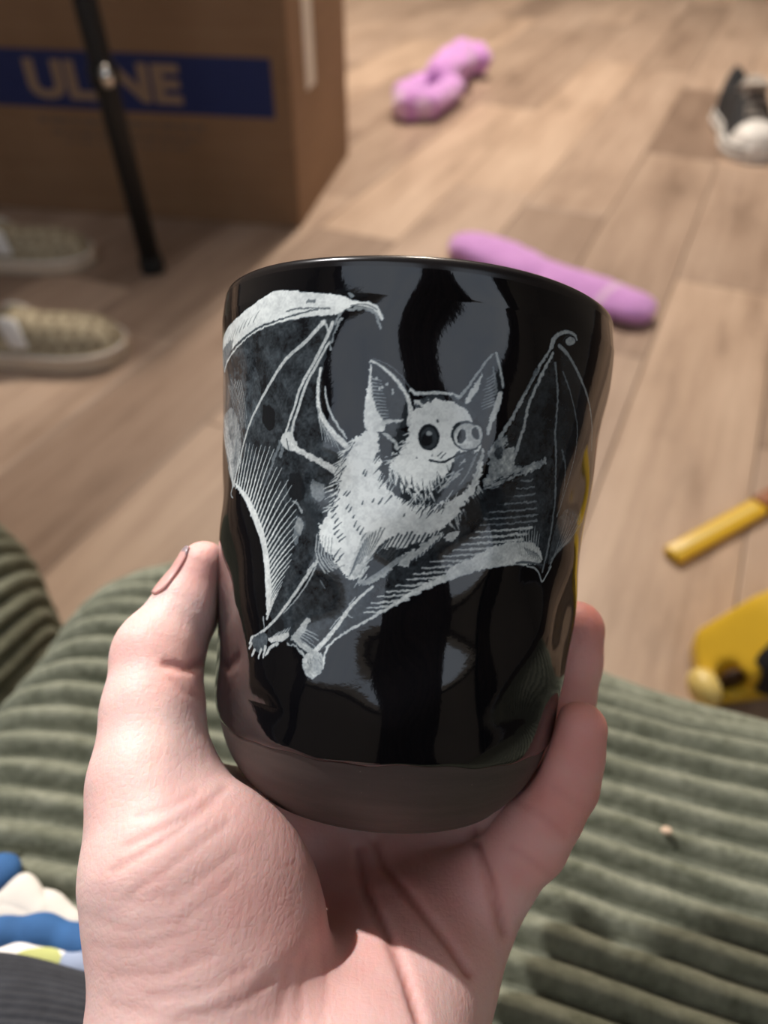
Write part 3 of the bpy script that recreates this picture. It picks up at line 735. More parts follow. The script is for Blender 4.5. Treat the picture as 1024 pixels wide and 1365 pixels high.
('L',((-12.46,-13.14),(-11.42,-11.53)),0.36,0.17,0.05,0.95,0.3),
('L',((-11.95,-14.05),(-10.63,-12.28)),0.36,0.17,0.05,0.95,0.3),
('L',((-11.57,-1.85),(-10.92,-0.99)),0.36,0.17,0.05,0.95,0.3),
('L',((-11,-1.94),(-10.22,-1.07)),0.36,0.17,0.05,0.95,0.3),
('L',((-10.95,-4.25),(-10.46,-3.4)),0.36,0.17,0.05,0.95,0.3),
('L',((-10.36,-4.75),(-9.85,-3.89)),0.36,0.17,0.05,0.95,0.3),
('L',((-7.95,-3.19),(-7.73,-2.63)),0.36,0.17,0.05,0.95,0.3),
('L',((-6.08,-2.62),(-5.86,-2.06)),0.36,0.17,0.05,0.95,0.3),
('L',((-4.84,-2.92),(-4.27,-1.66)),0.36,0.17,0.05,0.95,0.3),
('L',((-9.16,-7.36),(-8.69,-6.24)),0.36,0.17,0.05,0.95,0.3),
('L',((-8.55,-7.99),(-8.06,-7.13)),0.36,0.17,0.05,0.95,0.3),
('L',((-7.94,-8.61),(-7.36,-7.34)),0.36,0.17,0.05,0.95,0.3),
('L',((-7.59,-9.67),(-6.86,-8.38)),0.36,0.17,0.05,0.95,0.3),
('L',((-9.43,-5.76),(-9.19,-5.33)),0.36,0.17,0.05,0.95,0.3),
('L',((-8.09,2.21),(-7.88,3.03)),0.36,0.17,0.05,0.95,0.3),
('L',((-7.79,1.82),(-7.46,2.79)),0.36,0.17,0.05,0.95,0.3),
('L',((-0.4,-4.69),(-0.3,-4.28)),0.36,0.17,0.05,0.95,0.3),
('H',((-4.34,-10.72),(-2.47,-8.66),(0.82,-7.83),(4.24,-8.08),(7.1,-6.48)),((-6.18,-13.34),(-4.11,-11.79),(-1.15,-11.52),(2.13,-11.78),(5.2,-10.98)),17,0.36,0.11,0.05,0.95,0.15),
('P',((-7.39,-8.56),(-5.3,-7.29),(-3.26,-7.38),(-4.39,-10.05),(-6.14,-13.88),(-7.86,-16.78),(-9.31,-16.38),(-8.99,-13.21)),0.45,0.4,0.9,0.6),
('H',((-3.66,-7.41),(-5.26,-7.83),(-6.53,-9.03),(-7.74,-11.32),(-8.4,-13.56)),((-5.52,-11.38),(-6.8,-12.59),(-7.8,-14.05),(-8.81,-15.51),(-9.56,-16.68)),12,0.25,0.11,0.1,0.8,0.15),
('P',((-4.93,-11.87),(-2.34,-10.27),(-0.14,-10.62),(2.42,-9.04),(5.05,-9.37),(3.25,-12.09),(-0.71,-13.38),(-3.91,-15.85),(-6.68,-17.48),(-5.8,-14.67)),0.035,0.95,1,0.4),
('P',((-0.71,-13.38),(0.44,-11.11),(2,-10.43),(3.01,-9.53),(5.32,-7.99),(6.59,-6.8),(6.97,-7.85),(4.96,-9.92),(3.48,-11.66),(1.66,-12.63),(0.68,-13.8)),0.62,1,1.2,0.3),
('H',((1.66,-12.63),(3.19,-11.42),(5.07,-9.63),(6.41,-7.9)),((1.22,-13.76),(2.75,-12.54),(4.52,-11.04),(5.72,-9.31)),9,0.28,0.08,0.05,0.9,0.15),
('L',((-1.72,-14.29),(-3.5,-15.81),(-5.58,-17.37),(-7.53,-17.29)),0.55,0.83,0.42,1,1.2),
('H',((-0.81,-12.3),(0.51,-11.92)),((-7.23,-17.53),(-5.6,-17.1)),5,0.28,0.14,0.35,0.9,0.15),
('L',((-16.22,-9.38),(-16.32,-12.57),(-15.2,-14.81),(-14.02,-16.34)),0.19,0.3,0.55,0.95,0.4),
('L',((-15.59,-9.46),(-15.67,-12.78),(-14.44,-14.87),(-13.29,-15.98)),0.19,0.3,0.52,0.95,0.4),
('L',((-14.99,-9.54),(-15.03,-12.99),(-13.66,-14.92),(-12.57,-15.63)),0.19,0.3,0.49,0.95,0.4),
('L',((-14.38,-9.62),(-14.41,-13.2),(-12.92,-14.98),(-11.85,-15.28)),0.19,0.3,0.46,0.95,0.4),
('L',((-13.75,-9.7),(-13.79,-13.42),(-12.17,-15.04),(-11.15,-14.93)),0.19,0.3,0.43,0.95,0.4),
('L',((-13.17,-9.78),(-13.17,-13.63),(-11.43,-15.1),(-10.45,-14.59)),0.19,0.3,0.4,0.95,0.4),
('L',((-13.57,-16.29),(-12.28,-17.25),(-11.22,-17.68)),0.21,0.14,0.25,1,0.25),
('L',((-14.81,-17.81),(-13.78,-19.21)),0.21,0.14,0.25,1,0.25),
('P',((-13.41,-16.41),(-9.88,-16.45),(-9.97,-18.64),(-12.3,-18.9),(-13.58,-17.95)),0.03,0.8,0.8,0.4),
('L',((-16.28,-14.92),(-17.69,-17.3),(-19.48,-20.03),(-21.32,-22.8),(-23.3,-25.35),(-25.46,-27.68),(-27.84,-29.5),(-30.49,-30.83)),0.61,0.47,0.62,1,0.25),
('L',((-15.93,-15.44),(-17.01,-17.78),(-18.46,-20.19),(-20.28,-22.66),(-22.25,-24.77)),0.28,0.17,0.45,1,0.25),
('L',((-17.45,-16.44),(-16.26,-15.2),(-15.7,-14.31)),0.41,0.69,0.55,1,0.6),
('L',((-27.27,-26.22),(-26.87,-28.19)),0.28,0.14,0.5,1,0.25),
('P',((-30.7,-31.16),(-29.15,-30.01),(-26.57,-29.15),(-25.64,-30),(-26.27,-32.42),(-28.34,-33.37),(-30.29,-32.55)),0.12,1,0.6,0.5),
('L',((-30.5,-30.68),(-31.39,-32.02)),0.61,0.41,0.6,1,0.5),
('L',((-30.61,-31.88),(-31.51,-33.07)),0.61,0.41,0.6,1,0.5),
('L',((-29.53,-33),(-30.38,-34.18)),0.61,0.41,0.6,1,0.5),
('L',((-27.51,-32.64),(-28.24,-34.37)),0.61,0.41,0.6,1,0.5),
('L',((-26.31,-31.85),(-26.73,-33.94)),0.61,0.41,0.6,1,0.5),
('L',((-23.2,-30.75),(-25.1,-31.64),(-26.15,-33.55)),0.61,0.41,0.6,1,0.5),
('P',((-25.64,-30),(-23.35,-29.2),(-20.88,-28.11),(-20.78,-29.37),(-23.26,-30.47),(-25.39,-30.83)),0.62,1,0.6,0.2),
('H',((-24.49,-29.67),(-22.62,-28.94),(-21.21,-28.3)),((-23.03,-28.44),(-21.62,-27.8),(-20.61,-27.22)),5,0.28,0.1,0.5,0.9,0.15),
('P',((-20.4,-29.45),(-18.88,-27.25),(-17.1,-24.62),(-16.26,-24.92),(-17.53,-27.33),(-18.69,-29.32),(-15.83,-30.16),(-14.93,-31.42),(-16.88,-31.15)),0.52,1,0.6,0.3),
('H',((-19.75,-29.07),(-18.79,-28.07),(-18.03,-27.12)),((-16.09,-31.04),(-15.09,-29.49),(-14.59,-28.04)),6,0.3,0.11,0.45,0.9,0.15),
('L',((-21.04,-30.4),(-18.92,-30.63),(-17.5,-31.53)),0.28,0.41,0.45,1,0.8),
('L',((-14.97,-30.87),(-13.29,-28.97),(-11.53,-26.53),(-10.1,-24.29),(-8.58,-21.78),(-6.77,-19.67),(-4.84,-17.84)),0.97,0.36,0.66,1,0.4),
('L',((-12.29,-26.35),(-11.23,-24.83),(-10.42,-23.91)),0.22,0.14,0.5,1,0.25),
('L',((-8.88,-21.54),(-7.87,-20.06)),0.22,0.14,0.5,1,0.25),
('L',((-9.9,-23.16),(-8.13,-23.79)),0.19,0.14,0.5,1,0.25),
('P',((-17.41,-32.63),(-16.53,-31.38),(-14.97,-30.87),(-13.41,-31.2),(-12.51,-32.74),(-13.13,-34.49),(-14.41,-35.79),(-15.67,-35.85),(-16.91,-34.65)),0.66,1,0.6,0.45),
('L',((-12.9,-33.62),(-12.93,-31.41),(-12.34,-29.39)),0.41,0.35,0.62,1,0.25),
('L',((-17.5,-31.53),(-16.79,-32.26)),0.41,0.41,0.5,1,0.25),
('F',((-14.63,-34.99),(-14.11,-33.8),(-15.41,-33.3),(-15.96,-34.51)),(0.41,-0.69),16,0.19,0.3,0.6,0.5),
('F',((-16.7,-33.37),(-15.52,-32.07),(-13.64,-32.07),(-13.2,-33.67)),(0.41,-0.55),12,0.17,0.12,0.8,0.5),
('L',((-12.62,-29.71),(-10.69,-27.8),(-8.51,-26.16),(-6.09,-24.52),(-3.47,-22.61),(-0.87,-20.87),(1.84,-19),(4.57,-17.29),(7.25,-16.14),(9.72,-15.16),(12.22,-13.9),(14.87,-13.06),(17.98,-12.21),(21.39,-11.77),(25.23,-11.77)),0.41,0.47,0.62,1,0.6),
('L',((21.48,3.77),(22.73,3.84),(24,4.2)),0.22,0.33,0.26,0.95,0.6),
('L',((20.66,2.24),(22.64,2.42),(24.65,2.89)),0.22,0.33,0.26,0.95,0.6),
('L',((18.87,0.6),(21.86,0.95),(25.11,1.59)),0.22,0.33,0.26,0.95,0.6),
('L',((16.82,-1.05),(20.94,-0.54),(25.57,0.3)),0.22,0.33,0.26,0.95,0.6),
('L',((15.43,-2.61),(20.29,-1.99),(25.81,-1.05)),0.22,0.33,0.26,0.95,0.6),
('L',((14.53,-3.97),(19.87,-3.28),(26.01,-2.27)),0.22,0.33,0.26,0.95,0.6),
('L',((13.89,-5.15),(19.59,-4.42),(26.23,-3.37)),0.22,0.33,0.26,0.95,0.6),
('L',((13.16,-6.45),(18.77,-5.73),(25.24,-4.72)),0.22,0.52,0.6,0.95,0.6),
('L',((12.24,-7.62),(17.83,-6.91),(24.23,-5.92)),0.22,0.52,0.6,0.95,0.6),
('L',((10.77,-8.85),(16.61,-8.1),(23.26,-7.08)),0.22,0.52,0.6,0.95,0.6),
('L',((9.17,-10.08),(15.03,-9.31),(21.58,-8.29)),0.22,0.52,0.6,0.95,0.6),
('L',((7.32,-11.32),(13.18,-10.54),(19.64,-9.5)),0.22,0.52,0.6,0.95,0.6),
('L',((5.22,-12.57),(10.88,-11.79),(16.96,-10.77)),0.22,0.52,0.6,0.95,0.6),
('L',((3.68,-13.76),(9.06,-13.01),(14.74,-12.03)),0.22,0.52,0.6,0.95,0.6),
('L',((2.42,-14.9),(7.2,-14.24),(12.15,-13.34)),0.22,0.52,0.6,0.95,0.6),
('L',((1.29,-16.04),(5.57,-15.44),(9.96,-14.62)),0.22,0.52,0.6,0.95,0.6),
('L',((-0.64,-17.31),(3.82,-16.67),(8.35,-15.8)),0.22,0.52,0.6,0.95,0.6),
('L',((-2.18,-18.49),(1.8,-17.92),(5.8,-17.11)),0.22,0.52,0.6,0.95,0.6),
('L',((-3.73,-19.57),(0.06,-19.02),(3.83,-18.23)),0.22,0.52,0.6,0.95,0.6),
('L',((-4.74,-20.71),(-1.48,-20.25),(1.75,-19.53)),0.22,0.52,0.6,0.95,0.6),
('L',((-5.49,-21.68),(-2.89,-21.33),(-0.34,-20.72)),0.22,0.52,0.6,0.95,0.6),
('L',((-5.96,-22.62),(-4.04,-22.39),(-2.15,-21.9)),0.22,0.52,0.6,0.95,0.6),
('P',((-1.41,-21.05),(1.77,-18.33),(4.49,-16.48),(7.69,-14.88),(9.73,-12.56),(12.38,-11.42),(15.24,-9.72),(17.79,-8.45),(21.13,-7.69),(24.43,-7.23),(28.08,-8.51),(29.82,-10.2),(29.2,-11.82),(25.23,-11.77),(21.39,-11.77),(17.98,-12.21),(14.87,-13.06),(12.22,-13.9),(9.72,-15.16),(7.25,-16.14),(4.57,-17.29),(1.19,-19.47)),0.7,1,0.9,0.25),
('H',((22.95,-9.86),(24.55,-10.08),(26.23,-10.45),(28.05,-10.83)),((21.27,-6.27),(23.31,-5.02),(25.6,-4.59),(27.41,-5.07)),10,0.3,0.11,0.55,0.9,0.15),
('H',((24.11,-8.67),(25.99,-9.16),(27.63,-9.68)),((25.53,-10.04),(27.58,-10.7),(29.25,-10.94)),6,0.25,0.11,0.06,0.8,0.15),
('L',((22.47,-11.59),(25.16,-11.35),(27.76,-11.56),(30.17,-11.8)),0.44,0.36,0.1,0.95,0.25),
('L',((25.29,-12.06),(27.94,-12.43),(29.28,-13.42),(30.43,-15.32),(31.81,-13.41),(32.58,-12.07)),0.22,0.3,0.55,1,0.25),
('P',((6.92,-7.45),(8.81,-6.75),(10.5,-6.48),(9.5,-7.92),(8.48,-8.82)),0.62,1,0.9,0.2),
('P',((10.92,-2.35),(12.54,-1.25),(13.05,-2.99),(11.99,-4.17),(10.95,-3.98)),0.006,1,0.4,0.2),
('P',((11.28,-0.41),(13.92,0.93),(17.98,2.13),(21.03,2.14),(19.69,-0.22),(15.08,-2.27),(12.42,-5.23),(10.44,-5.94),(9.72,-4.63)),0.025,0.85,1,0.6),
('P',((13.42,8.24),(14.37,9.98),(15.99,11.27),(17.17,11.68),(16.86,9.73),(16.43,8.31),(18.4,10.19),(19.34,8.37),(19.31,6.42),(22.09,6.45),(24.87,7.88),(27.36,8.88),(27.18,7.71),(23.71,5.77),(20.63,4.61),(17.86,2.95),(15.32,1.88),(13.07,1.67),(13.67,3.91),(14.36,5.62)),0.5,1,1.3,0.7),
('P',((14.61,8.1),(16.2,9.93),(16.77,8.07),(15.75,6.59)),0.06,0.9,0.8,0.4),
('F',((14.51,2.08),(17.13,3.43),(20.52,5.16),(24.26,6.96)),(-1.66,-0.83),18,0.28,0.4,1,0.5),
('F',((15.22,2.56),(18.16,4.09),(22.25,5.62)),(-1.38,-0.69),10,0.25,0.03,1,0.5),
('L',((24.33,29.07),(22.64,26.25),(21.09,23.22),(19.68,19.97),(18.29,16.62),(16.89,13.56),(15.43,10.92)),0.5,0.69,0.42,1,0.7),
('L',((24.72,28.04),(23.34,25.27),(22.01,22),(21.1,19.37),(20.53,16.94),(20.32,13.47),(19.7,10.35),(19.14,7.51)),0.44,0.69,0.46,1,0.6),
('L',((21.55,24.39),(20.58,22.31),(19.38,19.65)),0.55,0.28,0.16,0.9,1),
('L',((24.16,29.04),(24.49,30.36),(25.41,31.53),(26.85,32.41),(28.52,32.66),(30.18,32.34),(30.56,31.72)),0.97,0.41,0.44,1,0.5),
('E',(28.86,31.04),1.29,0.76,0.3,0.42,1,1),
('L',((27.01,30.63),(27.4,31.7),(29.06,32.22)),0.28,0.28,0.03,1,0.25),
('L',((26.18,29.6),(28.49,28.55),(30.79,26.75),(33.16,24.77),(35.79,22.49),(38.35,19.81),(41.05,16.44),(43.92,12.17)),0.69,0.41,0.34,1,0.4),
('L',((25.45,26.24),(26.21,23.44),(27.05,20.78),(27.67,17.33),(28.11,13.84),(29.23,10.39),(29.82,6.12),(30.55,1.09),(30.71,-4.02),(30.69,-8.42),(30.19,-13.12)),0.41,0.47,0.24,1,0.5),
('L',((27.51,25.09),(30.08,22.02),(32.3,18.8),(34.28,15.45),(35.27,11.13),(35.18,6.66),(33.83,2.07),(31.85,-2.2)),0.22,0.3,0.22,1,0.4),
('L',((30.66,10.57),(32.72,7.88),(33.39,3.52),(32.64,0.21)),0.41,0.28,0.18,0.9,0.8),
('P',((32.19,-2.47),(35.82,-0.18),(42.67,-0.43),(47.02,-2.48),(42.88,-5.41),(36.63,-7.52),(33.43,-9.83),(31.59,-12.52),(31.3,-7.67)),0.1,1,0.6,0.6),
('H',((32.46,-11.62),(33.37,-9.53),(35.41,-8)),((36.16,-1.36),(40.88,-1.13),(47.02,-2.48)),7,0.3,0.12,0.3,0.9,0.15),
('L',((48.13,-6),(40.31,-6.69),(36.27,-8.58),(33.81,-10.12)),0.55,0.21,0.02,1,0.25),
('P',((-8.29,22.8),(-6.44,22.11),(-4.58,20.92),(-2.67,19.22),(-1.07,16.86),(-0.35,14.42),(-0.57,12.42),(-1.48,11.02),(-4.01,10.02),(-6.63,9.82),(-8.31,11.04),(-8.76,13.8),(-8.71,17.12),(-8.39,20.3)),0.05,1,0.4,0.5),
('P',((-8.28,22.67),(-7.85,20.07),(-7.66,17.17),(-6.96,14.58),(-5.76,12.54),(-4.63,11.3),(-5.05,9.94),(-6.88,9.67),(-8.38,9.97),(-8.81,12.48),(-8.74,15.53),(-8.42,18.72),(-8.29,20.83)),0.8,1,0.5,0.12),
('H',((-7.79,19.15),(-7.53,17.19),(-6.98,14.84),(-6.21,13.3),(-5.21,12.05)),((-6.7,18.29),(-6.18,16.47),(-5.63,14.27),(-5.01,12.86),(-4.39,11.58)),13,0.3,0.08,0.05,1,0.15),
('H',((-7.79,19.15),(-7.53,17.19),(-6.98,14.84),(-6.21,13.3),(-5.21,12.05)),((-6.09,18.86),(-5.57,17.04),(-5.14,14.7),(-4.53,13.42),(-3.91,12.14)),13,0.25,0.07,0.42,0.9,0.15),
('L',((-8.13,22.28),(-6.41,21.59),(-4.79,20.38),(-3.13,18.67),(-1.86,17.06),(-0.92,15.03),(-0.66,13.47),(-0.9,11.73)),0.39,0.9,0.72,1,0.4),
('L',((-7.77,22.7),(-5.94,22.27),(-4.35,21.32),(-2.72,19.88),(-1.16,17.9)),0.17,0.17,0.16,0.9,0.5),
('L',((-5.17,11.52),(-3.63,11.9),(-2.12,12.42)),0.83,0.41,0.58,1,0.8),
('E',(-7.02,19.32),0.23,0.25,0,0.55,1,0.8),
('E',(-6.38,17.52),0.23,0.25,0,0.55,1,0.8),
('E',(-5.88,17.81),0.23,0.25,0,0.55,1,0.8),
('E',(-4.18,17.4),0.23,0.25,0,0.55,1,0.8),
('E',(-4.02,16.89),0.23,0.25,0,0.55,1,0.8),
('E',(-5.15,18.39),0.23,0.25,0,0.55,1,0.8),
('E',(-8.44,23.06),0.65,0.41,-0.5,0.006,1,0.6),
('P',((12.73,26),(13.74,24.7),(14.53,22.15),(14.94,19.25),(14.69,15.98),(13.76,13.16),(13.34,10.95),(11.99,12.41),(10.37,14.09),(8.82,15.51),(7.97,17),(8.92,19.24),(10.43,22.35),(11.76,24.79)),0.035,1,0.4,0.5),
('L',((12.49,25.7),(11.35,23.81),(10.22,21.93),(8.98,19.77),(7.88,17.79),(6.92,16.88)),0.33,0.55,0.4,1,0.5),
('P',((11.12,22.31),(10.13,20.46),(9.01,18.46),(8.17,16.5),(8.5,15.87),(9.47,16.92),(10.32,18.89),(10.79,20.54)),0.68,1,0.6,0.15),
('L',((13.15,25.94),(13.95,24.19),(14.53,22.15),(14.98,20.07)),0.47,0.41,0.55,1,0.4),
('P',((14.23,19.15),(15.07,19.54),(15.06,17.52),(14.41,14.87),(13.56,12.6),(13.24,10.67),(12.7,11.41),(12.98,13.6),(13.64,16.11),(13.85,17.76)),0.7,1,0.5,0.15),
('H',((13.22,22.21),(13.47,20.38),(13.6,18.53),(13.43,16.63)),((11.71,20.94),(11.67,19.06),(11.64,17.19),(11.43,15.56)),10,0.28,0.1,0.36,0.9,0.15),
('L',((12.91,23.5),(13.49,21.32),(13.8,19.09)),0.28,0.41,0.3,0.9,0.7),
('P',((-5.8,9.35),(-4.81,10.22),(-1.46,10.76),(1.45,7.29),(7.28,2.47),(12.06,9.72),(12.82,7.09),(11.9,4.01),(10.48,1.42),(8.46,-0.66),(5.7,-1.99),(2.36,-2.56),(-0.37,-1.99),(-2.89,-0.6),(-4.65,1.4),(-5.44,4.69)),0.045,1,1.2,0.5),
('F',((-5.33,6.71),(-4.62,2.75),(-2.67,-0.04),(0.3,-1.93),(3.7,-2.44),(6.61,-1.64)),(-0.69,-1.24),40,0.33,0.045,1,0.5),
('F',((-5.18,1.36),(-3.11,-1.16),(-0.29,-2.8),(3.1,-3.3),(6.42,-2.47),(9.26,-0.32)),(0.69,1.38),20,0.25,0.7,1,0.5),
('P',((-0.16,15.1),(0.89,16.25),(2.52,16.67),(4.71,16.77),(6.85,16.34),(8.59,15.22),(10.13,13.8),(10.53,12.77),(12.23,8.38),(10.88,7.7),(8.45,6.9),(7.51,5.46),(6.6,3.76),(5.42,2.03),(3.98,0.28),(2.14,-0.15),(0.5,0.24),(-1.48,1.67),(-3.48,3.38),(-3.58,4.71),(-2.12,6.17),(-1.19,7.58),(-0.86,9.75),(-0.54,12.16)),0.84,1,1,0.08),
('F',((-3.52,3.91),(-1.74,1.65),(0.5,0.24),(2.43,-0.4),(4.49,0.6),(6.15,2.91)),(0.55,-1.38),36,0.28,0.8,1,0.5),
('F',((-2.01,1.63),(0.11,0.2),(2.17,-0.42),(4.14,0.03),(5.96,2.08),(7.14,3.81)),(-0.41,1.38),30,0.21,0.06,1,0.5),
('F',((-3.26,3.94),(-2.36,5.88),(-1.19,7.58),(-0.77,10.28)),(-1.1,-0.55),16,0.28,0.72,1,0.5),
('P',((-5.48,8.7),(-4.23,9.47),(-3.08,8.22),(-3.43,6.06),(-4.7,5.43),(-5.47,6.7)),0.03,1,0.8,0.4),
('L',((-5.03,9.67),(-3.38,8.73),(-2.47,7.21)),0.41,0.55,0.55,1,0.8),
('L',((0.24,15),(1.42,16.17),(2.88,16.97),(4.69,16.89)),1.1,0.69,0.06,0.95,1.2),
('L',((-1.01,17.65),(0.05,17.09),(2.44,17.58),(5.64,17.79),(7.25,17.44)),0.69,0.41,0.62,1,0.6),
('L',((0.18,15.66),(0.99,15.2)),0.69,0.69,0.7,1,0.8),
('L',((6.09,17.32),(7.38,16.4),(8.82,15.51),(10.37,14.09)),0.69,0.97,0.06,0.9,1),
('P',((7.58,7.35),(9.45,7.81),(11.38,8.29),(12.17,6.48),(11.05,3.92),(9.05,1.56),(7.43,1.14),(6.47,2.4),(7.3,4.9)),0.07,0.9,1.2,0.6),
('H',((11.46,7.49),(10.88,5.26),(9.73,2.98)),((10.75,6.33),(10.19,3.84),(9.01,1.83)),9,0.28,0.11,0.34,0.9,0.15),
('P',((12.31,8.94),(12.91,8.73),(12.53,5.97),(11.97,3.47),(11.62,1.53),(10.79,1.18),(11.36,3.68),(12,6.73)),0.62,1,0.8,0.2),
('F',((5.4,0.95),(7.28,2.47),(8.75,4.24),(9.88,6.51)),(-1.24,-1.38),24,0.25,0.55,0.9,0.5),
('E',(2.81,9.68),1.89,2.35,0.1,0.02,1,0.8),
('E',(2.82,9.55),1.44,1.93,0.1,0.07,1,2),
('E',(2.45,9.25),1.04,1.24,0,0.012,1,2.5),
('E',(2.74,10.34),0.52,0.41,0,0.4,1,1.2),
('E',(4.08,12.73),0.18,0.3,0.5,0.1,1,0.6),
('E',(9.41,10.63),2.88,2.62,-0.2,0.045,1,0.8),
('E',(9.56,10.52),2.47,2.28,-0.2,0.58,1,1.2),
('E',(8.35,10.25),1.15,1.52,-0.05,0.7,1,0.8),
('E',(8.47,10.4),0.74,1.31,-0.1,0.03,1,0.8),
('E',(11,11.22),1.12,1.45,0.35,0.66,1,0.8),
('E',(10.88,11.2),0.64,1.17,0.4,0.03,1,0.8),
('E',(9.85,9.2),0.69,0.69,0,0.72,1,1.2),
('L',((6.82,11.82),(7.53,12.7),(9.1,13.14),(10.52,12.91)),0.3,0.28,0.03,1,0.25),
('L',((3.44,5.73),(4.28,5.41),(5.35,5.38),(6.63,6.04),(8.14,7.14),(10.02,7.74),(11.34,8.56)),0.44,0.33,0.02,1,0.5),
('L',((4.7,6.53),(5.42,7.4)),0.22,0.14,0.1,1,0.25),
('L',((5.27,6.18),(5.98,7.19)),0.22,0.14,0.1,1,0.25),
('E',(1.05,5.92),0.21,0.19,0,0.35,1,0.6),
('E',(3.63,6.56),0.24,0.22,0,0.45,1,0.6))
# ---- flat print raster: unrolled cup wall, u = 40 mm x angle, z in mm
RU0, RU1, RZ0, RZ1, RES = -66.0, 66.0, -50.0, 41.0, 0.1
def raster_art(ART):
    rng = np.random.default_rng(5)
    W, H = int((RU1 - RU0) / RES), int((RZ1 - RZ0) / RES)
    img = np.zeros((H, W), np.float32)
    def smooth_noise(cell, seed):
        r = np.random.default_rng(seed)
        gh, gw = int(H / cell) + 3, int(W / cell) + 3
        g = r.random((gh, gw)).astype(np.float32)
        y = np.arange(H) / cell; x = np.arange(W) / cell
        y0 = y.astype(int); x0 = x.astype(int)
        fy = (y - y0)[:, None]; fx = (x - x0)[None, :]
        fy = fy * fy * (3 - 2 * fy); fx = fx * fx * (3 - 2 * fx)
        a = g[y0][:, x0]; b = g[y0][:, x0 + 1]; c = g[y0 + 1][:, x0]; d = g[y0 + 1][:, x0 + 1]
        return a * (1 - fy) * (1 - fx) + b * (1 - fy) * fx + c * fy * (1 - fx) + d * fy * fx
    N1, N2, N3 = smooth_noise(28, 1), smooth_noise(9, 2), smooth_noise(3, 3)
    MOT = np.clip((N1 * .45 + N2 * .35 + N3 * .3 - .22) * 1.9, 0, 1.6)
    WX = (smooth_noise(7, 4) - .5) * 6 + (smooth_noise(2.5, 6) - .5) * 4
    WY = (smooth_noise(7, 7) - .5) * 6 + (smooth_noise(2.5, 8) - .5) * 4
    def topx(p): return np.array([((u - RU0) / RES, (z - RZ0) / RES) for u, z in p], float)
    def box(p, m):
        x0, y0 = np.floor(p.min(0) - m).astype(int); x1, y1 = np.ceil(p.max(0) + m).astype(int)
        return max(x0, 0), max(y0, 0), min(x1, W), min(y1, H)
    def put(x0, y0, x1, y1, cov, v):
        s = img[y0:y1, x0:x1]; s += (v - s) * cov
    def dense(p, n):
        d = np.r_[0, np.cumsum(np.hypot(*np.diff(p, axis=0).T))]
        t = np.linspace(0, d[-1], n)
        # smooth (Catmull-like) resample
        q = np.stack([np.interp(t, d, p[:, 0]), np.interp(t, d, p[:, 1])], 1)
        if len(p) > 2 and n > 8:
            k = max(1, n // (len(p) * 3))
            for _ in range(2):
                pad = np.r_[np.repeat(q[:1], k, 0), q, np.repeat(q[-1:], k, 0)]
                c = np.cumsum(np.r_[np.zeros((1, 2)), pad], 0)
                sm = (c[2 * k + 1:] - c[:-2 * k - 1]) / (2 * k + 1)
                sm[0] = q[0]; sm[-1] = q[-1]; q = sm
        return q
    def poly(p, v, a, rag, mot):
        p = topx(p)
        p = dense(np.r_[p, p[:1]], max(60, len(p) * 8))
        x0, y0, x1, y1 = box(p, 8)
        if x1 <= x0 or y1 <= y0: return
        ss = 2
        X, Y = np.meshgrid(np.arange(x0, x1, 1 / ss) + .25, np.arange(y0, y1, 1 / ss) + .25)
        if rag:
            X = X + np.kron(WX[y0:y1, x0:x1], np.ones((ss, ss))) * rag
            Y = Y + np.kron(WY[y0:y1, x0:x1], np.ones((ss, ss))) * rag
        ins = np.zeros(X.shape, bool)
        for (ax, ay), (bx, by) in zip(p[:-1], p[1:]):
            if ay == by: continue
            c = (Y >= min(ay, by)) & (Y < max(ay, by))
            if not c.any(): continue
            ins[c] ^= X[c] < ax + (Y[c] - ay) * (bx - ax) / (by - ay)
        cov = ins.reshape(y1 - y0, ss, x1 - x0, ss).mean((1, 3)).astype(np.float32)
        m = MOT[y0:y1, x0:x1]
        put(x0, y0, x1, y1, cov * a, v * (1 - mot + mot * m))
    def line(p, w0, w1, v, a, rag):
        p = np.asarray(p); L = np.hypot(*np.diff(p, axis=0).T).sum()
        n = int(max(3, min(60, L / 4 + 2)))
        q = dense(p, n) if len(p) > 2 else np.stack([np.linspace(p[0], p[1], n)])[0]
        ws = np.linspace(w0, w1, n) / RES / 2
        x0, y0, x1, y1 = box(q, max(w0, w1) / RES + 4)
        if x1 <= x0 or y1 <= y0: return
        X, Y = np.meshgrid(np.arange(x0, x1) + .5, np.arange(y0, y1) + .5)
        if rag:
            X = X + WX[y0:y1, x0:x1] * rag * .8; Y = Y + WY[y0:y1, x0:x1] * rag * .8
        best = np.full(X.shape, 1e9)
        for i in range(n - 1):
            a0, b0 = q[i], q[i + 1]; d = b0 - a0; dd = d @ d + 1e-9
            bx0, bx1 = min(a0[0], b0[0]), max(a0[0], b0[0]); by0, by1 = min(a0[1], b0[1]), max(a0[1], b0[1])
            mm = ws[i] + 6
            ix0 = max(0, int(bx0 - mm - x0)); ix1 = min(X.shape[1], int(bx1 + mm - x0) + 2)
            iy0 = max(0, int(by0 - mm - y0)); iy1 = min(X.shape[0], int(by1 + mm - y0) + 2)
            if ix1 <= ix0 or iy1 <= iy0: continue
            xs = X[iy0:iy1, ix0:ix1]; ys = Y[iy0:iy1, ix0:ix1]
            t = np.clip(((xs - a0[0]) * d[0] + (ys - a0[1]) * d[1]) / dd, 0, 1)
            r = np.hypot(xs - a0[0] - t * d[0], ys - a0[1] - t * d[1]) - (ws[i] + (ws[i + 1] - ws[i]) * t)
            b = best[iy0:iy1, ix0:ix1]; np.minimum(b, r, out=b)
        put(x0, y0, x1, y1, (np.clip(.5 - best, 0, 1) * a).astype(np.float32), v * (.82 + .3 * N3[y0:y1, x0:x1]))
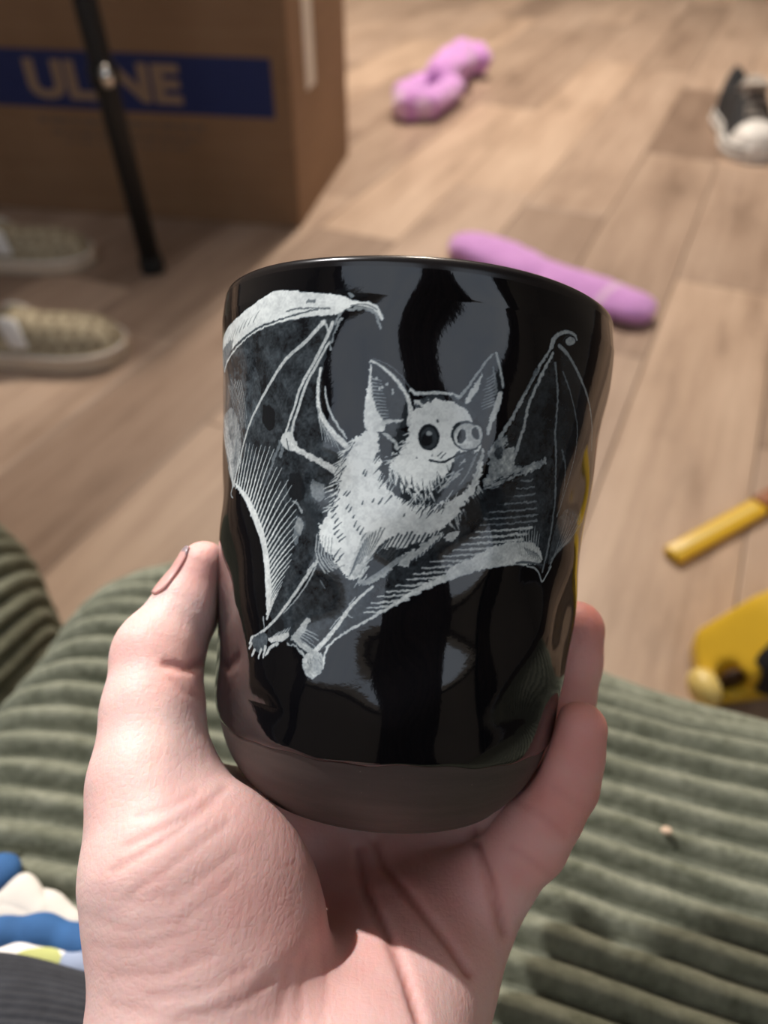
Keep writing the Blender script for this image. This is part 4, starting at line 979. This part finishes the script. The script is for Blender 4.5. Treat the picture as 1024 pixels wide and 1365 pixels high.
    for o in ART:
        k = o[0]
        if k == 'P': poly(*o[1:])
        elif k == 'L': line(topx(o[1]), *o[2:])
        elif k == 'H':
            pa, pb, n, w0, w1, v, a, jit = o[1:]
            A_, B_ = dense(topx(pa), n), dense(topx(pb), n)
            for i in range(n):
                j = rng.uniform(-jit, jit, 2)
                s, e = A_[i], B_[i]; d = e - s
                mid = (s + e) / 2 + np.array([-d[1], d[0]]) * .03
                line(np.array([s - d * abs(j[0]), mid, e + d * j[1]]), w0, w1, v * rng.uniform(.85, 1.1), a, .25)
        elif k == 'F':
            c, dv, n, w, v, a, jit = o[1:]
            q = dense(topx(c), n * 3); d0 = np.array(dv) / RES
            for i in range(n):
                s = q[rng.integers(len(q))] + rng.normal(0, 4, 2)
                d = d0 * rng.uniform(.6, 1.3) + rng.normal(0, .18, 2) * np.hypot(*d0)
                line(np.array([s, s + d]), w, w * .3, v * rng.uniform(.8, 1.1), a, .2)
        elif k == 'E':
            (cu, cz), rx, ry, rot, v, a, soft = o[1:]
            c = topx([(cu, cz)])[0]; m = max(rx, ry) / RES + 6
            x0, y0, x1, y1 = box(np.array([c]), m)
            if x1 <= x0 or y1 <= y0: continue
            X, Y = np.meshgrid(np.arange(x0, x1) + .5 - c[0], np.arange(y0, y1) + .5 - c[1])
            X = X + WX[y0:y1, x0:x1] * .3; Y = Y + WY[y0:y1, x0:x1] * .3
            cr, sr = math.cos(rot), math.sin(rot)
            e = np.hypot((X * cr + Y * sr) * RES / rx, (-X * sr + Y * cr) * RES / ry)
            cov = np.clip((1 - e) * min(rx, ry) / RES / soft + .5, 0, 1)
            put(x0, y0, x1, y1, (cov * a).astype(np.float32), v * (.88 + .2 * N3[y0:y1, x0:x1]))
    img *= (.93 + .14 * N3) * (.94 + .12 * N2)
    return np.clip(img, 0, 1)
# ================================================================== the cup
# profile of the outer wall: height above the axis origin (mm), radius (mm)
PROF = ((-67, 27), (-64, 31.5), (-58, 35.4), (-50, 37.9), (-40, 39.0), (-30, 39.3), (-15, 39.8), (0, 40.5), (10, 41.2), (25, 42.6), (35, 43.2), (41, 43.2))
PZ = np.array([p[0] for p in PROF], float); PR = np.array([p[1] for p in PROF], float)
_z = np.linspace(-67, 41, 433); _r = np.interp(_z, PZ, PR)
for _ in range(3):
    _p = np.r_[np.repeat(_r[:1], 8), _r, np.repeat(_r[-1:], 8)]; _s = np.convolve(_p, np.ones(17) / 17, 'valid'); _s[:1] = _r[:1]; _r = _s
def rad(z): return np.interp(z, _z, _r)
ROLL = math.radians(5.0)
CUP_O = np.array([4.3, 3.9, 178.0])               # axis origin in the eye frame, mm
sx = RT * math.cos(ROLL) - UP * math.sin(ROLL); axv = RT * math.sin(ROLL) + UP * math.cos(ROLL)
cup = empty('cup'); origin = cw(*CUP_O) - axv * .067
cup.matrix_world = Matrix((( sx.x, FW.x, axv.x, origin.x), (sx.y, FW.y, axv.y, origin.y), (sx.z, FW.z, axv.z, origin.z), (0, 0, 0, 1)))
dense_t = np.arange(-1.90, 1.90, .17 / 41); back_t = np.linspace(1.90, 2 * PI - 1.90, 70)[:-1]
TH = np.r_[dense_t, back_t]
GL = -51.0
zs = np.r_[np.arange(GL, 39.6, .17)]
nT = len(TH)
def waves(T, Z):
    w = 0
    r_ = np.random.default_rng(11)
    for _ in range(26):
        fu, fz, p = r_.integers(2, 15), r_.uniform(-.36, .36), r_.uniform(0, 6.28)
        w = w + np.sin(fu * T + fz * Z + p) * .020 / math.hypot(fu / 40, fz)     # equal slope for every wave
    return w
Tm, Zm = np.meshgrid(TH, zs)
edge = np.clip((Zm - GL) / 1.2, 0, 1)
glaze_wave = .55 * np.sin(3 * Tm + 1) + .3 * np.sin(8 * Tm) + .15 * np.sin(23 * Tm)
Zg = Zm + glaze_wave * np.clip(1 - (Zm - GL) / 6, 0, 1)
fade = np.clip((Zm - GL) / 8, 0, 1) * np.clip((40 - Zm) / 6, 0, 1)
Rg = rad(Zg) + .38 * np.sqrt(1 - (1 - edge) ** 2) + waves(Tm, Zm) * fade
rows = [np.stack([Rg * np.sin(Tm), -Rg * np.cos(Tm), Zg + 67], -1)]
# lip and inside
lip = [(39.9, 43.2, ), (40.6, 42.95), (41.0, 42.4), (41.1, 41.6), (41.0, 40.8), (40.6, 40.25), (39.8, 39.95), (36, 39.7), (28, 39.2), (15, 38.0), (0, 37.0), (-20, 36.2), (-40, 35.4), (-50, 34), (-56, 31), (-60, 26), (-61.5, 18), (-62, 8), (-62, .5)]
for z, r in lip:
    wv = .25 * np.sin(2 * TH + .6) + .12 * np.sin(5 * TH)
    k = 1.0 if z > 30 else .3
    rr = r + (rad(39.6) + .38 - 43.2) * (1 if z > 35 else 0)
    rows.append(np.stack([rr * np.sin(TH), -rr * np.cos(TH), np.full(nT, z + 67.) + wv * k], -1)[None])
G = np.concatenate(rows, 0); nR = G.shape[0]
me = from_arrays('glazed_wall', G.reshape(-1, 3) * .001, grid_quads(nR, nT, True))
art = raster_art(ART)
Uu = (np.where(Tm > PI, Tm - 2 * PI, Tm) * 40 - RU0) / RES; Zz = (Zm - RZ0) / RES
def sample(img, x, y):
    H, W = img.shape; ok = (x > 0) & (x < W - 2) & (y > 0) & (y < H - 2)
    x = np.clip(x, 0, W - 2.001); y = np.clip(y, 0, H - 2.001); i = x.astype(int); j = y.astype(int); fx = x - i; fy = y - j
    v = img[j, i] * (1 - fx) * (1 - fy) + img[j, i + 1] * fx * (1 - fy) + img[j + 1, i] * (1 - fx) * fy + img[j + 1, i + 1] * fx * fy
    return np.where(ok, v, 0)
ink = np.zeros((nR, nT)); ink[:len(zs)] = sample(art, Uu - .5, Zz - .5)
attr(me, 'ink', ink.ravel())
rim = np.zeros((nR, nT)); rim[len(zs) - 4:len(zs) + 6] = 1
attr(me, 'rim', rim.ravel())
mg = NT('black_glaze_with_bat_print')
k = mg.attr('ink'); co = mg.coord()
sp = mg.noise(co, 2200, 2)
col = mg.ramp(k, [(0, (.0035, .0037, .0048)), (.05, (.030, .038, .044)), (.15, (.105, .130, .146)), (.45, (.36, .40, .40)), (.85, (.82, .87, .84))])  # mid tones carry the window's bluish reflection as painted colour
col = mg.mix(mg.math('MULTIPLY', mg.attr('rim'), .8), col, (.012, .010, .010))
mg.color(col)
ro = mg.math('ADD', mg.math('MULTIPLY', k, .10), mg.math('ADD', mg.math('MULTIPLY', mg.attr('rim'), .16), .055))
mg.l(ro, mg.b.inputs['Roughness'])
mg.b.inputs['Specular IOR Level'].default_value = .46
mg.bump(mg.noise(co, 900, 2), .02, .0005)
new_obj('glazed_wall', me, mg.m, cup)
# bare clay foot
zf = np.r_[np.linspace(-48.5, -60, 24), np.linspace(-60.6, -67, 16)]
tf = np.linspace(0, 2 * PI, 200, endpoint=False)
rows = [(rad(z), z) for z in zf] + [(26.2, -67.4), (24, -67.5), (22, -66.9), (12, -66.3), (.3, -66.3)]
rows[len(zf) - 1] = (27.4, -66.8)
G = np.array([[(r * math.sin(t), -r * math.cos(t), z + 67.5 - .5) for t in tf] for r, z in rows])
mc = NT('bare_brown_clay'); co = mc.coord(); n1 = mc.noise(mc.coord(scale=(1, 1, 8)), 70, 4); n2 = mc.noise(co, 1500, 3)
c = mc.ramp(n1, [(.3, (.046, .032, .027)), (.7, (.064, .046, .039))])
c = mc.mix(mc.math('GREATER_THAN', n2, .74), c, (.16, .13, .11)); mc.color(c)
mc.set(Roughness=.62); mc.bump(n2, .12, .0004)
mfoot = from_arrays('clay_foot', G.reshape(-1, 3) * .001, grid_quads(len(rows), 200, True, True))
new_obj('clay_foot', mfoot, mc.m, cup)
tag(cup, 'glossy black handmade cup printed with a flying bat, held in the hand', 'cup')

# ================================================================== the hand (eye-frame millimetres: right, up, forward)
def pp(px, py, d): return np.array([(px - 512) * d / FPX, (682.5 - py) * d / FPX, d], np.float32)
AXc = np.array([math.sin(ROLL), math.cos(ROLL), 0], np.float32)
def sd_cup(P):
    Q = P - CUP_O.astype(np.float32); z = Q @ AXc
    r = np.sqrt(np.maximum(np.einsum('ij,ij->i', Q, Q) - z * z, 0))
    d = r - rad(np.clip(z, -67, 41)).astype(np.float32) - .4
    return np.maximum(d, np.maximum(-67.6 - z, z - 41.5))
# joints
TH_TIP = pp(272, 753, 180); TH_MID = pp(249, 812, 178); TH_IP = pp(211, 872, 173); TH_PM = pp(204, 950, 166); TH_MCP = pp(200, 1045, 158); TH_MC = pp(218, 1160, 150); TH_CMC = pp(258, 1285, 148)
PK_TIP = pp(772, 972, 165); PK_DIP = pp(752, 1046, 167); PK_PIP = pp(706, 1122, 171); PK_MCP = pp(622, 1214, 180)
RG_TIP = np.array([47.5, -29, 190.], np.float32); RG_DIP = np.array([44.2, -46, 191.], np.float32); RG_PIP = np.array([41, -70, 194.], np.float32); RG_MCP = np.array([17, -91, 198.], np.float32)
MD_TIP = np.array([26, -16, 218.], np.float32); MD_DIP = np.array([28, -42, 217.], np.float32); MD_PIP = np.array([30, -68, 214.], np.float32); MD_MCP = np.array([4, -86, 208.], np.float32)
IX_TIP = np.array([-4, -14, 228.], np.float32); IX_DIP = np.array([0, -38, 227.], np.float32); IX_PIP = np.array([4, -64, 222.], np.float32); IX_MCP = np.array([-14, -86, 210.], np.float32)
WR = np.array([-26, -122, 128.], np.float32); FA = np.array([-34, -175, 70.], np.float32)
def finger(P, tip, dip, pip, mcp, r):
    mid1 = (tip + dip) / 2; mid2 = (dip + pip) / 2; mid3 = (pip + mcp) / 2
    d = sd_cone(P, tip, mid1, r[0], r[0] * 1.09)
    d = smin(d, sd_cone(P, mid1, dip, r[0] * 1.09, r[1]), 2.5)
    d = smin(d, sd_cone(P, dip, mid2, r[1], (r[1] + r[2]) / 2 * 1.02), 2.5)
    d = smin(d, sd_cone(P, mid2, pip, (r[1] + r[2]) / 2 * 1.02, r[2]), 2.5)
    d = smin(d, sd_cone(P, pip, mid3, r[2], (r[2] + r[3]) / 2), 3)
    return smin(d, sd_cone(P, mid3, mcp, (r[2] + r[3]) / 2, r[3]), 3)
def hand_field(P):
    # thumb
    th = sd_cone(P, TH_TIP, TH_MID, 5.6, 7.6)
    th = smin(th, sd_cone(P, TH_MID, TH_IP, 7.6, 9.7), 3)
    th = smin(th, sd_cone(P, TH_IP, TH_PM, 9.9, 10.2), 3)
    th = smin(th, sd_cone(P, TH_PM, TH_MCP, 10.2, 11.2), 4)
    # thenar
    pl = sd_cone(P, TH_MCP, TH_MC, 11.2, 13.6)
    pl = smin(pl, sd_cone(P, TH_MC, TH_CMC, 13.6, 19.5), 8)
    pl = smin(pl, sd_ell(P, pp(300, 1225, 152), (19, 24, 15)), 14)
    # metacarpals
    for a, b, ra, rb in ((WR + vec((-6, 6, 6)), IX_MCP, 17, 11.5), (WR, MD_MCP, 17, 11.5), (WR + vec((8, 2, 4)), RG_MCP, 17, 11), (WR + vec((17, 4, 8)), PK_MCP, 16, 10.5)):
        pl = smin(pl, sd_cone(P, a, b, ra, rb), 9)
    # hypothenar
    pl = smin(pl, sd_cone(P, pp(560, 1270, 170), pp(505, 1420, 146), 13.5, 16.5), 12)
    # heel and forearm
    pl = smin(pl, sd_ell(P, (-24, -108, 138), (32, 17, 21)), 12)
    fa = sd_cone(P * vec((.76, 1, 1)), WR * vec((.76, 1, 1)), FA * vec((.76, 1, 1)), 20, 21)
    pl = smin(pl, fa, 16)
    # web between thumb and palm
    pl = smin(pl, sd_cone(P, pp(236, 1062, 166), (-16, -82, 204), 8.5, 9.5), 11)
    d = smin(pl, th, 6)
    f = finger(P, PK_TIP, PK_DIP, PK_PIP, PK_MCP, (5.9, 7.1, 7.9, 9.6))
    f = smin(f, finger(P, RG_TIP, RG_DIP, RG_PIP, RG_MCP, (6.9, 7.8, 8.8, 10)), .8)
    f = smin(f, finger(P, MD_TIP, MD_DIP, MD_PIP, MD_MCP, (7.2, 8.1, 9.2, 10.5)), .8)
    f = smin(f, finger(P, IX_TIP, IX_DIP, IX_PIP, IX_MCP, (7.0, 8, 9, 10.5)), .8)
    d = smin(d, f, 7)
    return smax(d, -(sd_cup(P) - .15), 1.2)
HV, HQ = surface_nets(hand_field, (-74, -185, 48), (64, 2, 244), 1.05)
HN = sdf_normal(hand_field, HV)
HV = HV - HN * hand_field(HV.astype(np.float32))[:, None]
# skin creases: curves given as directions (x/depth, y/depth) on the palm side, pressed in along the normal
def seg_dist(PX, PY, pts):
    best = np.full(PX.shape, 1e9)
    for (ax_, ay_), (bx_, by_) in zip(pts[:-1], pts[1:]):
        ex, ey = bx_ - ax_, by_ - ay_
        t = np.clip(((PX - ax_) * ex + (PY - ay_) * ey) / (ex * ex + ey * ey), 0, 1)
        best = np.minimum(best, np.hypot(PX - ax_ - t * ex, PY - ay_ - t * ey))
    return best
PXv = 512 + HV[:, 0] / HV[:, 2] * FPX; PYv = 682.5 - HV[:, 1] / HV[:, 2] * FPX
view = HV / np.linalg.norm(HV, axis=1, keepdims=True)
facing = np.clip(-(HN * view).sum(1) * 3, 0, 1)
CREASES = [  # points, depth mm, width (same unit as points)
    ([(478, 1130), (488, 1185), (517, 1244), (542, 1303), (561, 1360)], 1.6, 6.5),
    ([(500, 1120), (512, 1151), (561, 1210), (600, 1259), (626, 1296)], 1.4, 6),
    ([(632, 1105), (640, 1140), (654, 1181), (676, 1246)], 1.5, 6),
    ([(644, 1170), (660, 1215), (668, 1250)], .5, 5),
    ([(690, 1068), (720, 1085), (752, 1112)], .45, 6), ([(682, 1130), (712, 1150), (735, 1168)], .40, 6),
    ([(740, 1050), (770, 1072), (795, 1080)], .25, 6),
    ([(272, 884), (250, 893), (222, 886)], .9, 6), ([(268, 930), (250, 925), (228, 905)], .35, 5),
    ([(300, 1050), (262, 1082), (215, 1105), (165, 1130)], .55, 5), ([(285, 1068), (240, 1105), (195, 1135), (150, 1160)], .45, 5),
    ([(305, 1095), (260, 1130), (215, 1165), (170, 1195)], .38, 5), ([(262, 1055), (220, 1078), (180, 1088)], .38, 5),
    ([(315, 1135), (270, 1170), (225, 1205)], .28, 5), ([(320, 1165), (280, 1200), (235, 1235)], .25, 5),
    ([(365, 1305), (335, 1330), (300, 1348), (240, 1358)], .55, 6), ([(330, 1290), (280, 1320), (200, 1330)], .35, 6), ([(280, 1275), (220, 1300), (150, 1300)], .35, 6),
    ([(250, 1245), (180, 1265), (125, 1262)], .25, 6), ([(410, 1270), (402, 1310), (398, 1360)], .35, 5), ([(432, 1265), (436, 1320), (428, 1365)], .35, 5), ([(385, 1290), (378, 1330), (370, 1365)], .3, 5),
    ([(425, 1180), (428, 1220), (432, 1262)], .3, 5),
    ([(150, 1340), (190, 1350), (240, 1362)], .35, 6), ([(128, 1225), (170, 1240), (220, 1235)], .22, 5), ([(135, 1190), (180, 1205), (230, 1195)], .18, 5),
]
dep = np.zeros(len(HV)); line_tone = np.zeros(len(HV))
for pts, dd, w in CREASES:
    dist = seg_dist(PXv, PYv, pts); g = np.exp(-(dist / w) ** 2) * facing
    dep = np.maximum(dep, g * dd * (.6 if dd < .6 else 1)); line_tone = np.maximum(line_tone, np.exp(-(dist / (w * .9)) ** 2) * facing * min(1, dd * .9))
lump = (value_noise(HV, 9.0, 3) - .5) * .45 + (value_noise(HV, 4.0, 7) - .5) * .12
HV = HV + HN * (lump - dep)[:, None]
Hw = np.array([CAM[:]]) + (HV[:, :1] * np.array([RT[:]]) + HV[:, 1:2] * np.array([UP[:]]) + HV[:, 2:3] * np.array([FW[:]])) * .001
h_org = np.array(cw(*WR)[:])
# camera frame (right, up, forward) is left-handed, so faces are turned round
me = from_arrays('hand', Hw - h_org, HQ[:, ::-1])
def near(c, r): return np.exp(-(np.linalg.norm(HV - c, axis=1) / r) ** 2)
flush_shade = .18 + .78 * np.maximum.reduce([near(PK_TIP, 16), near(PK_DIP, 15), near(RG_TIP, 20), near(RG_DIP, 18), near(PK_PIP, 14) * .8, near(PK_MCP, 22) * .6, near(TH_TIP, 9) * .6, near(TH_IP + vec((5, -4, -5)), 9) * .8, near(pp(430, 1170, 162), 30) * .7, near(pp(560, 1180, 172), 26) * .7])  # redder fingertips, plus reddish shade painted into the palm centre
flush_shade = flush_shade + .22 * (value_noise(HV, 14, 21) - .5) + .16 * (value_noise(HV, 5, 22) - .5)
attr(me, 'flush_shade', np.clip(flush_shade, 0, 1)); attr(me, 'crease', np.clip(line_tone, 0, 1))
ms = NT('skin'); co = ms.coord()
base = ms.mix(ms.attr('flush_shade'), (.76, .560, .515), (.64, .195, .155))
mot = ms.noise(co, 95, 4, .6); base = ms.mix(ms.math('MULTIPLY', mot, .30), base, (.80, .62, .56))
base = ms.mix(ms.math('MULTIPLY', ms.attr('crease'), .55), base, (.42, .135, .105)); ms.color(base)
ms.set(Roughness=.52); ms.b.inputs['Specular IOR Level'].default_value = .38
ms.b.inputs['Subsurface Weight'].default_value = .5; ms.b.inputs['Subsurface Radius'].default_value = (1.0, .32, .18); ms.b.inputs['Subsurface Scale'].default_value = .0035
v1 = ms.n('ShaderNodeTexVoronoi', feature='DISTANCE_TO_EDGE'); v1.inputs['Scale'].default_value = 620; ms.l(ms.coord(scale=(1, 1, 1.7), rot=(.3, .5, .7)), v1.inputs['Vector'])
v2 = ms.n('ShaderNodeTexVoronoi', feature='DISTANCE_TO_EDGE'); v2.inputs['Scale'].default_value = 210; ms.l(ms.coord(scale=(1.6, 1, .8), rot=(.8, .2, .4)), v2.inputs['Vector'])
h1 = ms.ramp(v1.outputs[0], [(0, (0, 0, 0)), (.25, (1, 1, 1))]); h2 = ms.ramp(v2.outputs[0], [(0, (0, 0, 0)), (.16, (1, 1, 1))])
nb = ms.bump(h1, .13, .0002); nb = ms.bump(h2, .08, .0002, nb)
ln = ms.noise(ms.coord(scale=(900, 260, 260), rot=(.2, .3, .75)), 1.0, 3, .6); nb = ms.bump(ln, .30, .0004, nb)
ms.bump(ms.noise(ms.coord(scale=(300, 1100, 300), rot=(.2, .1, .6)), 1.0, 2, .6), .24, .0003, nb)
hand = new_obj('hand', me, ms.m); hand.location = h_org
sub = hand.modifiers.new('smooth', 'SUBSURF'); sub.levels = 1; sub.render_levels = 1
tag(hand, 'bare left hand, palm up, thumb and fingers gripping the black bat cup', 'hand')
# nails
M_NAIL = NT('nail'); M_NAIL.set(Base_Color=(.72, .40, .36, 1), Roughness=.25); M_NAIL.b.inputs['Subsurface Weight'].default_value = .2; M_NAIL.b.inputs['Subsurface Scale'].default_value = .002
nn = M_NAIL.noise(M_NAIL.coord(), 300, 2); M_NAIL.color(M_NAIL.mix(M_NAIL.attr('free_edge'), M_NAIL.ramp(nn, [(.3, (.66, .34, .31)), (.7, (.76, .44, .40))]), (.30, .24, .25)))
def nail(tip, prev, out, wid, length, shift):
    ax_ = (tip - prev); ax_ = ax_ / np.linalg.norm(ax_); out = vec(out); out = out - ax_ * float(out @ ax_); out /= np.linalg.norm(out); sd_ = np.cross(ax_, out)
    nu, nv = 22, 15; pts = []; fe = []
    for i in range(nu):
        u = i / (nu - 1)
        for j in range(nv):
            v = j / (nv - 1) * 2 - 1
            ww = wid * (1 - .25 * max(0, (u - .75) / .25) ** 2 - .35 * max(0, (.22 - u) / .22) ** 2)
            c = tip + ax_ * (shift - length * (1 - u)); an = v * ww / 8.0
            pts.append((c, out * math.cos(an) + sd_ * math.sin(an), 1 if u > .9 - .05 * v * v else 0)); fe.append(pts[-1][2])
    P = np.array([p[0] + p[1] * 13 for p in pts], np.float32); D = np.array([p[1] for p in pts], np.float32)
    for _ in range(30): P = P - D * np.maximum(hand_field(P) - .35, -1)[:, None] * .8
    W = np.array([(cw(*p) - Vector(h_org))[:] for p in P])
    me = from_arrays('nail', W, grid_quads(nu, nv)); attr(me, 'free_edge', fe)
    o = new_obj('fingernail', me, M_NAIL.m, hand); so = o.modifiers.new('thick', 'SOLIDIFY'); so.thickness = .0006; so.offset = 0
    return o
nail(TH_TIP, TH_MID, (-.95, .20, -.20), 6.0, 12.5, 2.6)
nail(PK_TIP, PK_DIP, (.75, .25, .68), 4.6, 9, 3.0); nail(RG_TIP, RG_DIP, (.5, .1, .85), 5.2, 10, 3.4)
nail(MD_TIP, MD_DIP, (.5, .1, .85), 5.4, 10.5, 3.4); nail(IX_TIP, IX_DIP, (-.1, .1, 1), 5.4, 10.5, 3.4)
